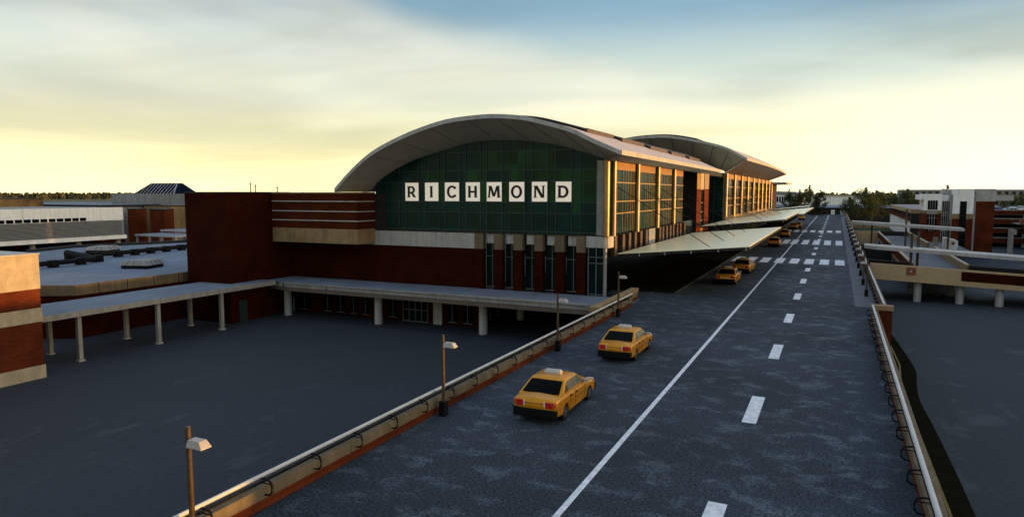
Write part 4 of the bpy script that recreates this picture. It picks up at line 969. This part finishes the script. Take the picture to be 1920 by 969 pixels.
# ------------------------------------------------------------------ distance
sh = thing('hangar_shed', 'large grey shed with window strip at the end of the road', 'building', (-60, 345, G))
B(-110, -15.5, 345, 380, G, 8.6).build('wall', 'white_paint', sh)
m = MB(); m.prism([(-110.5, 8.6), (-15, 8.6), (-18, 9.9), (-55, 11.0), (-110.5, 11.0)], 'y', 344.5, 381); m.build('roof', 'grey_metal', sh)
for k in range(9): x = -25.6 + 1.1*k; B(x, x + .75, 344.93, 344.998, 5.0, 7.6).build('window', 'dark_glass', sh)
lo = thing('low_building', 'long dark low building with blue-grey roof behind the trees', 'building', (-8, 338, G))
B(-60, 26, 336, 343, G, 3.0).build('wall', 'dark_wall', lo); MB().prism([(335.4, 3.0), (344, 3.9), (344, 3.6), (335.4, 2.75)], 'x', -61, 27).build('roof', 'membrane', lo)
for x in (-2.2, 1.6): B(x, x + 1.5, 335.8, 335.99, -.5, 1.9).build('door', 'white_paint', lo)
for x in (-26.5, -20.5): B(x, x + 1.6, 335.8, 335.99, .3, 2.5).build('door', 'white_paint', lo)
fo = thing('far_terminal', 'long pale grey building on the right horizon', 'building', (160, 700, G)); B(50, 330, 700, 730, G, 12.2).build('wall', 'concrete', fo)
for k in range(26): x = 52 + 5*k; B(x, x + 2.6, 699.9, 699.99, 5, 10.5).build('window', 'dark_wall', fo)
fo2 = thing('far_terminal', 'faint pale roof strip at the end of the road', 'building', (0, 620, G)); B(-60, 20, 620, 640, G, 7.0).build('wall', 'white_paint', fo2); B(-62, 22, 619, 641, 7.0, 7.5).build('roof', 'concrete_light', fo2)
for i, (x, y, h) in enumerate(((-413, 400, 17.3), (-412, 404, 15.8), (-405, 420, 14.4))):
    t = thing('utility_pole', ['tallest utility pole on the horizon above the banded wing', 'utility pole just right of the tallest one', 'lone short utility pole farther right on the horizon'][i], 'utility pole', (x, y, G), 'utility poles on the horizon')
    m = MB(); m.tube([(x, y, G), (x, y, h)], .36, 6); m.build('pole', 'pole_metal', t); B(x - 1.6, x + 1.6, y - .12, y + .12, h - 1.3, h - 1.0).build('crossarm', 'pole_metal', t)
t = thing('light_mast', 'thin mast rising behind the hangar shed', 'mast', (-29, 400, G)); m = MB(); m.tube([(-29, 400, G), (-29, 400, 15.5)], .12, 6); m.build('pole', 'grey_metal', t)
t = thing('light_mast', 'thin mast rising over the road-end trees', 'mast', (-4, 500, G)); m = MB(); m.tube([(-4, 500, G), (-4, 500, 15)], .14, 6); m.build('pole', 'grey_metal', t)

# trees: tapered trunk, limbs, crown of small leaf faces in clumps
def make_tree(label, h, w, seed, n=4200, group='trees at the end of the road', lm='leaf', leaf=.34):
    rnd = random.Random(seed); t = thing('tree', label, 'tree', (0, 0, 0), group)
    m = MB(); th = h*.30
    m.tube([(0, 0, 0), (rnd.uniform(-.1, .1), .05, th*.6), (rnd.uniform(-.2, .2), 0, th), (rnd.uniform(-.3, .3), .1, h*.62), (0, 0, h*.92)], [.32, .25, .21, .12, .03], 7)
    tips = []
    for k in range(13):
        a = k*2.4 + rnd.uniform(-.4, .4); z0 = h*(.2 + .05*k); L = w*.5*(1.05 - abs(k - 4)/13)
        p1 = Vector((math.cos(a)*L*.5, math.sin(a)*L*.5, z0 + L*.35)); p2 = Vector((math.cos(a)*L*.9, math.sin(a)*L*.9, z0 + L*.6))
        m.tube([(0, 0, z0), p1, p2], [.10, .06, .02], 5); tips += [p1, p2, (p1+p2)/2]
    m.build('trunk', 'bark', t)
    c = MB(); clumps = []
    for p in tips: clumps.append((p, rnd.uniform(.11, .19)*w))
    for k in range(12): # crown leader clumps
        f = k/11; clumps.append((Vector((rnd.gauss(0, w*.15*(1-f)+.1), rnd.gauss(0, w*.15*(1-f)+.1), h*(.45 + .53*f))), (.18 - .13*f)*w))
    for i in range(n):
        p, r = clumps[i % len(clumps)]
        d = Vector((rnd.gauss(0, 1), rnd.gauss(0, 1), rnd.gauss(0, .85)))
        d = d.normalized() * r * rnd.random()**.45
        q = p + d
        if q.z < h*.13: continue
        s = leaf * rnd.uniform(.5, 1.15)
        u = Vector((rnd.gauss(0, 1), rnd.gauss(0, 1), rnd.gauss(0, 1))).normalized(); v = u.orthogonal().normalized()
        c.add([q + u*s, q + v*s*.6, q - u*s*.8, q - v*s*.6], [(0, 1, 2, 3)])
    c.build('crown', lm, t)
    return t
T1 = make_tree('broad dark tree standing right of the road beside the lawn', 15.3, 10.5, 3, 5200, leaf=.27); T1.location = (9.8, 300, G)
T2 = make_tree('slim pointed tree with sunlit top, third from the left at the road end', 16.6, 8.0, 5, 3600, lm='leaf_b', leaf=.30); T2.location = (-10.6, 318, G)
for (x, y, s, rz, lab, src) in ((-18.6, 318, .89, 1.1, 'leftmost tree in front of the hangar shed', T2), (-14.6, 321, .89, 2.6, 'second tree from the left in front of the hangar shed', T2), (-6.4, 317, .88, 4.0, 'small tree right of the slim pointed tree at the road end', T2),
    (4.7, 316, .76, 2.0, 'tree at the road corner just left of the broad dark tree', T1), (14.2, 309, .93, 3.3, 'tree overlapping the right side of the broad dark tree', T1), (27.5, 345, .98, .4, 'tree rising behind the parking ramp roof', T1), (31, 349, .86, 2.2, 'rounded tree right of the one behind the parking ramp', T1), (40.5, 330, .99, 5, 'tree whose top peeks out left of the white tower', T2), (24, 352, .74, 5.2, 'low tree left of the parking ramp trees', T1), (66, 330, .7, 1.4, 'low tree behind the cars on the garage roof', T1), (78, 335, .72, 3.4, 'tree at the right frame edge behind the garage roof', T1)):
    o = dup(src, (x, y, G), rz, lab); o.scale = (s, s, s)
# far woods: reads as one mass
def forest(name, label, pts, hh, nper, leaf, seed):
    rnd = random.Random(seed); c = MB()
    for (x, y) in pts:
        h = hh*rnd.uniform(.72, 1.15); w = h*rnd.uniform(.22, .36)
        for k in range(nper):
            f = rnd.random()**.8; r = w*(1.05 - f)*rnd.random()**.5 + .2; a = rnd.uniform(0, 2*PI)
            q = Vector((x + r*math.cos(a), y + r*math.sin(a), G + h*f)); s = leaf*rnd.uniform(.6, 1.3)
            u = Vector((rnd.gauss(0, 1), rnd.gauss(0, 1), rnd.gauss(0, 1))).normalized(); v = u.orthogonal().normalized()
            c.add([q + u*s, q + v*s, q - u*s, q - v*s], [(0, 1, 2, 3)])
    o = c.build(name, 'hazed_leaf', kind='stuff'); o['label'] = label; o['category'] = 'woods'
rr = random.Random(11); pts = []
for k in range(900):
    az = R(rr.uniform(-66, -30)); d = rr.uniform(1700, 2000); pts.append((d*math.sin(az), d*math.cos(az)))
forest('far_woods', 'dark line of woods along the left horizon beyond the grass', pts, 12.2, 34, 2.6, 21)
pts = []
for k in range(380):
    az = R(rr.uniform(5.6, 14)); d = rr.uniform(560, 690); pts.append((d*math.sin(az), d*math.cos(az)))
forest('far_woods', 'band of woods behind the road end and the parking garage', pts, 11.0, 60, 1.1, 22)
pts = []
for k in range(260):
    az = R(rr.uniform(-8, 6)); d = rr.uniform(780, 900); pts.append((d*math.sin(az), d*math.cos(az)))
forest('far_woods', 'low band of woods straight beyond the end of the road', pts, 10.5, 40, 1.4, 24)
pts = []
for k in range(700):
    az = R(rr.uniform(-30, 16)); d = rr.uniform(1300, 1800); pts.append((d*math.sin(az), d*math.cos(az)))
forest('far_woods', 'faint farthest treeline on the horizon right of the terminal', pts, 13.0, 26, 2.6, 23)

# parked cars
CG = 'cars on the garage roof'
base = {c: None for c in ('car_white', 'car_red', 'car_blue', 'car_black', 'car_silver', 'car_green')}
def parked(col, loc, rz, lab, group):
    if base[col] is None:
        o = make_car(col, lab, 'car', False, group, 'parked_car'); o.location = loc; o.rotation_euler.z = rz; base[col] = o
    else: dup(base[col], loc, rz, lab, group)
zr = 4.22
for (c, x, y, rz, lab) in (('car_blue', 36.6, 212, 1.4, 'blue car on the garage roof nearest the tower'), ('car_white', 39.3, 208.5, 1.75, 'white car on the front edge of the garage roof'), ('car_red', 43.6, 210, 1.5, 'red car on the front edge of the garage roof'),
    ('car_silver', 42.2, 224, 1.6, 'silver car behind the red car on the garage roof'), ('car_black', 39.6, 226, .2, 'black car in the second row on the garage roof'), ('car_white', 45.6, 232, 1.5, 'white car in the back row on the garage roof'), ('car_blue', 48.5, 222, 1.6, 'blue car at the right frame edge on the garage roof'), ('car_silver', 41, 241, 1.5, 'silver car in the back row on the garage roof'), ('car_red', 51, 236, 1.6, 'red car farthest right on the garage roof')):
    parked(c, (x, y, zr), rz, lab, CG)
B(33, 160, 205.56, 280, 4.201, zr).build('garage_roof_deck', 'sidewalk', pg)
RG = 'cars parked at the road end'
for (c, x, y, rz, lab) in (('car_red', -16.0, 306, .1, 'red car parked at the far left kerb of the road'), ('car_blue', -18.6, 312, .3, 'blue car parked behind the red car at the road end'), ('car_black', -13.6, 315, .15, 'black car parked ahead of the red car at the road end'), ('car_silver', -21.5, 309, .2, 'silver car leftmost at the road end')):
    parked(c, (x, y, .0), rz, lab, RG)
LG = 'cars in the lot beyond the lawn'
for i, (c, x, y, rz, lab) in enumerate((('car_white', 20, 356, 1.3, 'white car glimpsed right of the broad tree trunk'), ('car_silver', 17.6, 360, 1.6, 'silver car glimpsed through the broad tree'), ('car_blue', 22.5, 364, 1.5, 'blue car near the parking ramp end'))):
    parked(c, (x, y, G + .004), rz, lab, LG)
B(-22.5, -11.4, 301, 302, 0, .14).build('red_kerb_edge', 'red_kerb', kind='structure')

# ------------------------------------------------------------------ sky, sun, camera
SUN_AZ, SUN_EL = 75, 3.2        # degrees clockwise from +y, above the horizon
sd = Vector((math.sin(R(SUN_AZ))*math.cos(R(SUN_EL)), math.cos(R(SUN_AZ))*math.cos(R(SUN_EL)), math.sin(R(SUN_EL))))
W = bpy.data.worlds.new('World'); S.world = W; W.use_nodes = True
nt = W.node_tree; N = nt.nodes; L = nt.links; N.clear()
out = N.new('ShaderNodeOutputWorld')
sky = N.new('ShaderNodeTexSky'); sky.sky_type = 'NISHITA'; sky.sun_disc = False; sky.sun_elevation = R(SUN_EL); sky.sun_rotation = R(SUN_AZ)
bg1 = N.new('ShaderNodeBackground'); bg1.inputs[1].default_value = .06; L.new(sky.outputs[0], bg1.inputs[0])
tc = N.new('ShaderNodeTexCoord'); nrm = N.new('ShaderNodeVectorMath'); nrm.operation = 'NORMALIZE'; L.new(tc.outputs['Generated'], nrm.inputs[0])
sp = N.new('ShaderNodeSeparateXYZ'); L.new(nrm.outputs[0], sp.inputs[0])
def ramp(src, els, interp_='EASE'):
    r = N.new('ShaderNodeValToRGB'); r.color_ramp.interpolation = interp_
    while len(r.color_ramp.elements) < len(els): r.color_ramp.elements.new(.5)
    for e_, (p, c) in zip(r.color_ramp.elements, els): e_.position = p; e_.color = (*c, 1)
    L.new(src, r.inputs[0]); return r
def math_(op, a, b=None, clamp=False):
    n = N.new('ShaderNodeMath'); n.operation = op; n.use_clamp = clamp
    for i, v in enumerate((a, b)):
        if v is None: continue
        if isinstance(v, (int, float)): n.inputs[i].default_value = v
        else: L.new(v, n.inputs[i])
    return n.outputs[0]
def mix_(f, a, b, bt='MIX'):
    n = N.new('ShaderNodeMix'); n.data_type = 'RGBA'; n.blend_type = bt
    L.new(f, n.inputs[0]) if not isinstance(f, (int, float)) else setattr(n.inputs[0], 'default_value', f)
    for i, v in ((6, a), (7, b)):
        if isinstance(v, tuple): n.inputs[i].default_value = (*v, 1)
        else: L.new(v, n.inputs[i])
    return n.outputs[2]
# clear air: yellow at the horizon through pale green to blue overhead
clear = ramp(sp.outputs[2], [(0, (.76, .69, .36)), (.03, (.64, .56, .27)), (.08, (.48, .48, .31)), (.15, (.37, .42, .37)), (.26, (.15, .25, .325)), (.42, (.29, .37, .50)), (1, (.30, .39, .53))]).outputs[0]
# high thin cloud: cream sheet below a slanting edge, with streaky wisps
mpw = N.new('ShaderNodeMapping'); mpw.inputs['Scale'].default_value = (1.0, 1.0, 4.2); mpw.inputs['Rotation'].default_value = (0, R(6), 0); L.new(nrm.outputs[0], mpw.inputs['Vector'])
nz = N.new('ShaderNodeTexNoise'); nz.inputs['Scale'].default_value = 1.5; nz.inputs['Detail'].default_value = 5; nz.inputs['Roughness'].default_value = .5; nz.inputs['Distortion'].default_value = .6; L.new(mpw.outputs[0], nz.inputs['Vector'])
nz2 = N.new('ShaderNodeTexNoise'); nz2.inputs['Scale'].default_value = 3.2; nz2.inputs['Detail'].default_value = 6; L.new(mpw.outputs[0], nz2.inputs['Vector'])
dt = N.new('ShaderNodeVectorMath'); dt.operation = 'DOT_PRODUCT'; dt.inputs[1].default_value = (-.01, .47, .88); L.new(nrm.outputs[0], dt.inputs[0])
edge = math_('ADD', dt.outputs['Value'], math_('MULTIPLY', math_('SUBTRACT', nz.outputs['Fac'], .5), .16))
sheet = N.new('ShaderNodeMapRange'); sheet.interpolation_type = 'SMOOTHSTEP'; L.new(edge, sheet.inputs[0]); sheet.inputs[1].default_value = .575; sheet.inputs[2].default_value = .625; sheet.inputs[3].default_value = 1; sheet.inputs[4].default_value = 0
wisp = N.new('ShaderNodeMapRange'); wisp.interpolation_type = 'SMOOTHSTEP'; L.new(nz.outputs['Fac'], wisp.inputs[0]); wisp.inputs[1].default_value = .38; wisp.inputs[2].default_value = .68
cm = math_('MULTIPLY', sheet.outputs[0], math_('ADD', math_('MULTIPLY', wisp.outputs[0], .55), .42))
ccol = ramp(sp.outputs[2], [(0, (.76, .70, .40)), (.05, (.68, .62, .36)), (.14, (.54, .53, .42)), (.22, (.46, .46, .40)), (.4, (.37, .43, .50)), (1, (.31, .39, .52))]).outputs[0]
col = mix_(cm, clear, ccol)
# thin veil left of the frame and glow towards the low sun
gd_ = N.new('ShaderNodeVectorMath'); gd_.operation = 'DOT_PRODUCT'; gd_.inputs[1].default_value = (math.sin(R(30)), math.cos(R(30)), .02); L.new(nrm.outputs[0], gd_.inputs[0])
glow = N.new('ShaderNodeMapRange'); glow.interpolation_type = 'SMOOTHSTEP'; L.new(gd_.outputs['Value'], glow.inputs[0]); glow.inputs[1].default_value = .72; glow.inputs[2].default_value = 1.0
low = N.new('ShaderNodeMapRange'); low.interpolation_type = 'SMOOTHSTEP'; L.new(sp.outputs[2], low.inputs[0]); low.inputs[1].default_value = .16; low.inputs[2].default_value = 0
gf_ = math_('MULTIPLY', glow.outputs[0], low.outputs[0])
col = mix_(math_('MULTIPLY', gf_, .75), col, (.80, .76, .62))
sg = N.new('ShaderNodeVectorMath'); sg.operation = 'DOT_PRODUCT'; sg.inputs[1].default_value = tuple(sd); L.new(nrm.outputs[0], sg.inputs[0])
sgm = N.new('ShaderNodeMapRange'); sgm.interpolation_type = 'SMOOTHSTEP'; L.new(sg.outputs['Value'], sgm.inputs[0]); sgm.inputs[1].default_value = .80; sgm.inputs[2].default_value = 1.0
col = mix_(sgm.outputs[0], col, (2.6, 2.0, 1.1))
mps = N.new('ShaderNodeMapping'); mps.inputs['Scale'].default_value = (1.0, 1.0, 7.5); mps.inputs['Rotation'].default_value = (R(7), R(-9), 0); L.new(nrm.outputs[0], mps.inputs['Vector'])
nz3 = N.new('ShaderNodeTexNoise'); nz3.inputs['Scale'].default_value = 1.25; nz3.inputs['Detail'].default_value = 4; nz3.inputs['Roughness'].default_value = .45; nz3.inputs['Distortion'].default_value = .8; L.new(mps.outputs[0], nz3.inputs['Vector'])
streak_ = N.new('ShaderNodeMapRange'); streak_.interpolation_type = 'SMOOTHSTEP'; L.new(nz3.outputs['Fac'], streak_.inputs[0]); streak_.inputs[1].default_value = .36; streak_.inputs[2].default_value = .62; streak_.inputs[3].default_value = .80; streak_.inputs[4].default_value = 1.05
grain = math_('MULTIPLY', streak_.outputs[0], math_('ADD', math_('MULTIPLY', nz2.outputs['Fac'], .10), .96))
gcol = N.new('ShaderNodeCombineColor'); [L.new(grain, gcol.inputs[i]) for i in range(3)]
col = mix_(1.0, col, gcol.outputs[0], 'MULTIPLY')
bg2 = N.new('ShaderNodeBackground'); bg2.inputs[1].default_value = 1.0; L.new(col, bg2.inputs[0])
ms = N.new('ShaderNodeMixShader'); ms.inputs[0].default_value = .9; L.new(bg1.outputs[0], ms.inputs[1]); L.new(bg2.outputs[0], ms.inputs[2]); L.new(ms.outputs[0], out.inputs[0])

sl = bpy.data.lights.new('sun', 'SUN'); sl.energy = 3.4; sl.angle = R(.5); sl.color = (1.0, .50, .13)
so = bpy.data.objects.new('sun', sl); COL.objects.link(so); so.rotation_euler = sd.to_track_quat('Z', 'Y').to_euler(); so.location = (60, 20, 60)

cam = bpy.data.cameras.new('camera'); cam.sensor_width = 36; cam.lens = 1290/1920*36; cam.clip_end = 12000; cam.clip_start = .1
co = bpy.data.objects.new('camera', cam); COL.objects.link(co)
pitch = math.atan(122.5/1290); yaw = math.atan(610/math.hypot(1290, 122.5))
co.location = (0, 0, 9.3); co.rotation_euler = (PI/2 - pitch, 0, yaw); S.camera = co
S.view_settings.view_transform = 'Standard'; S.view_settings.look = 'None'; S.view_settings.exposure = 0.95; S.view_settings.gamma = 1; S.view_settings.use_curve_mapping = False
S.cycles.max_bounces = 6; S.cycles.use_denoising = True
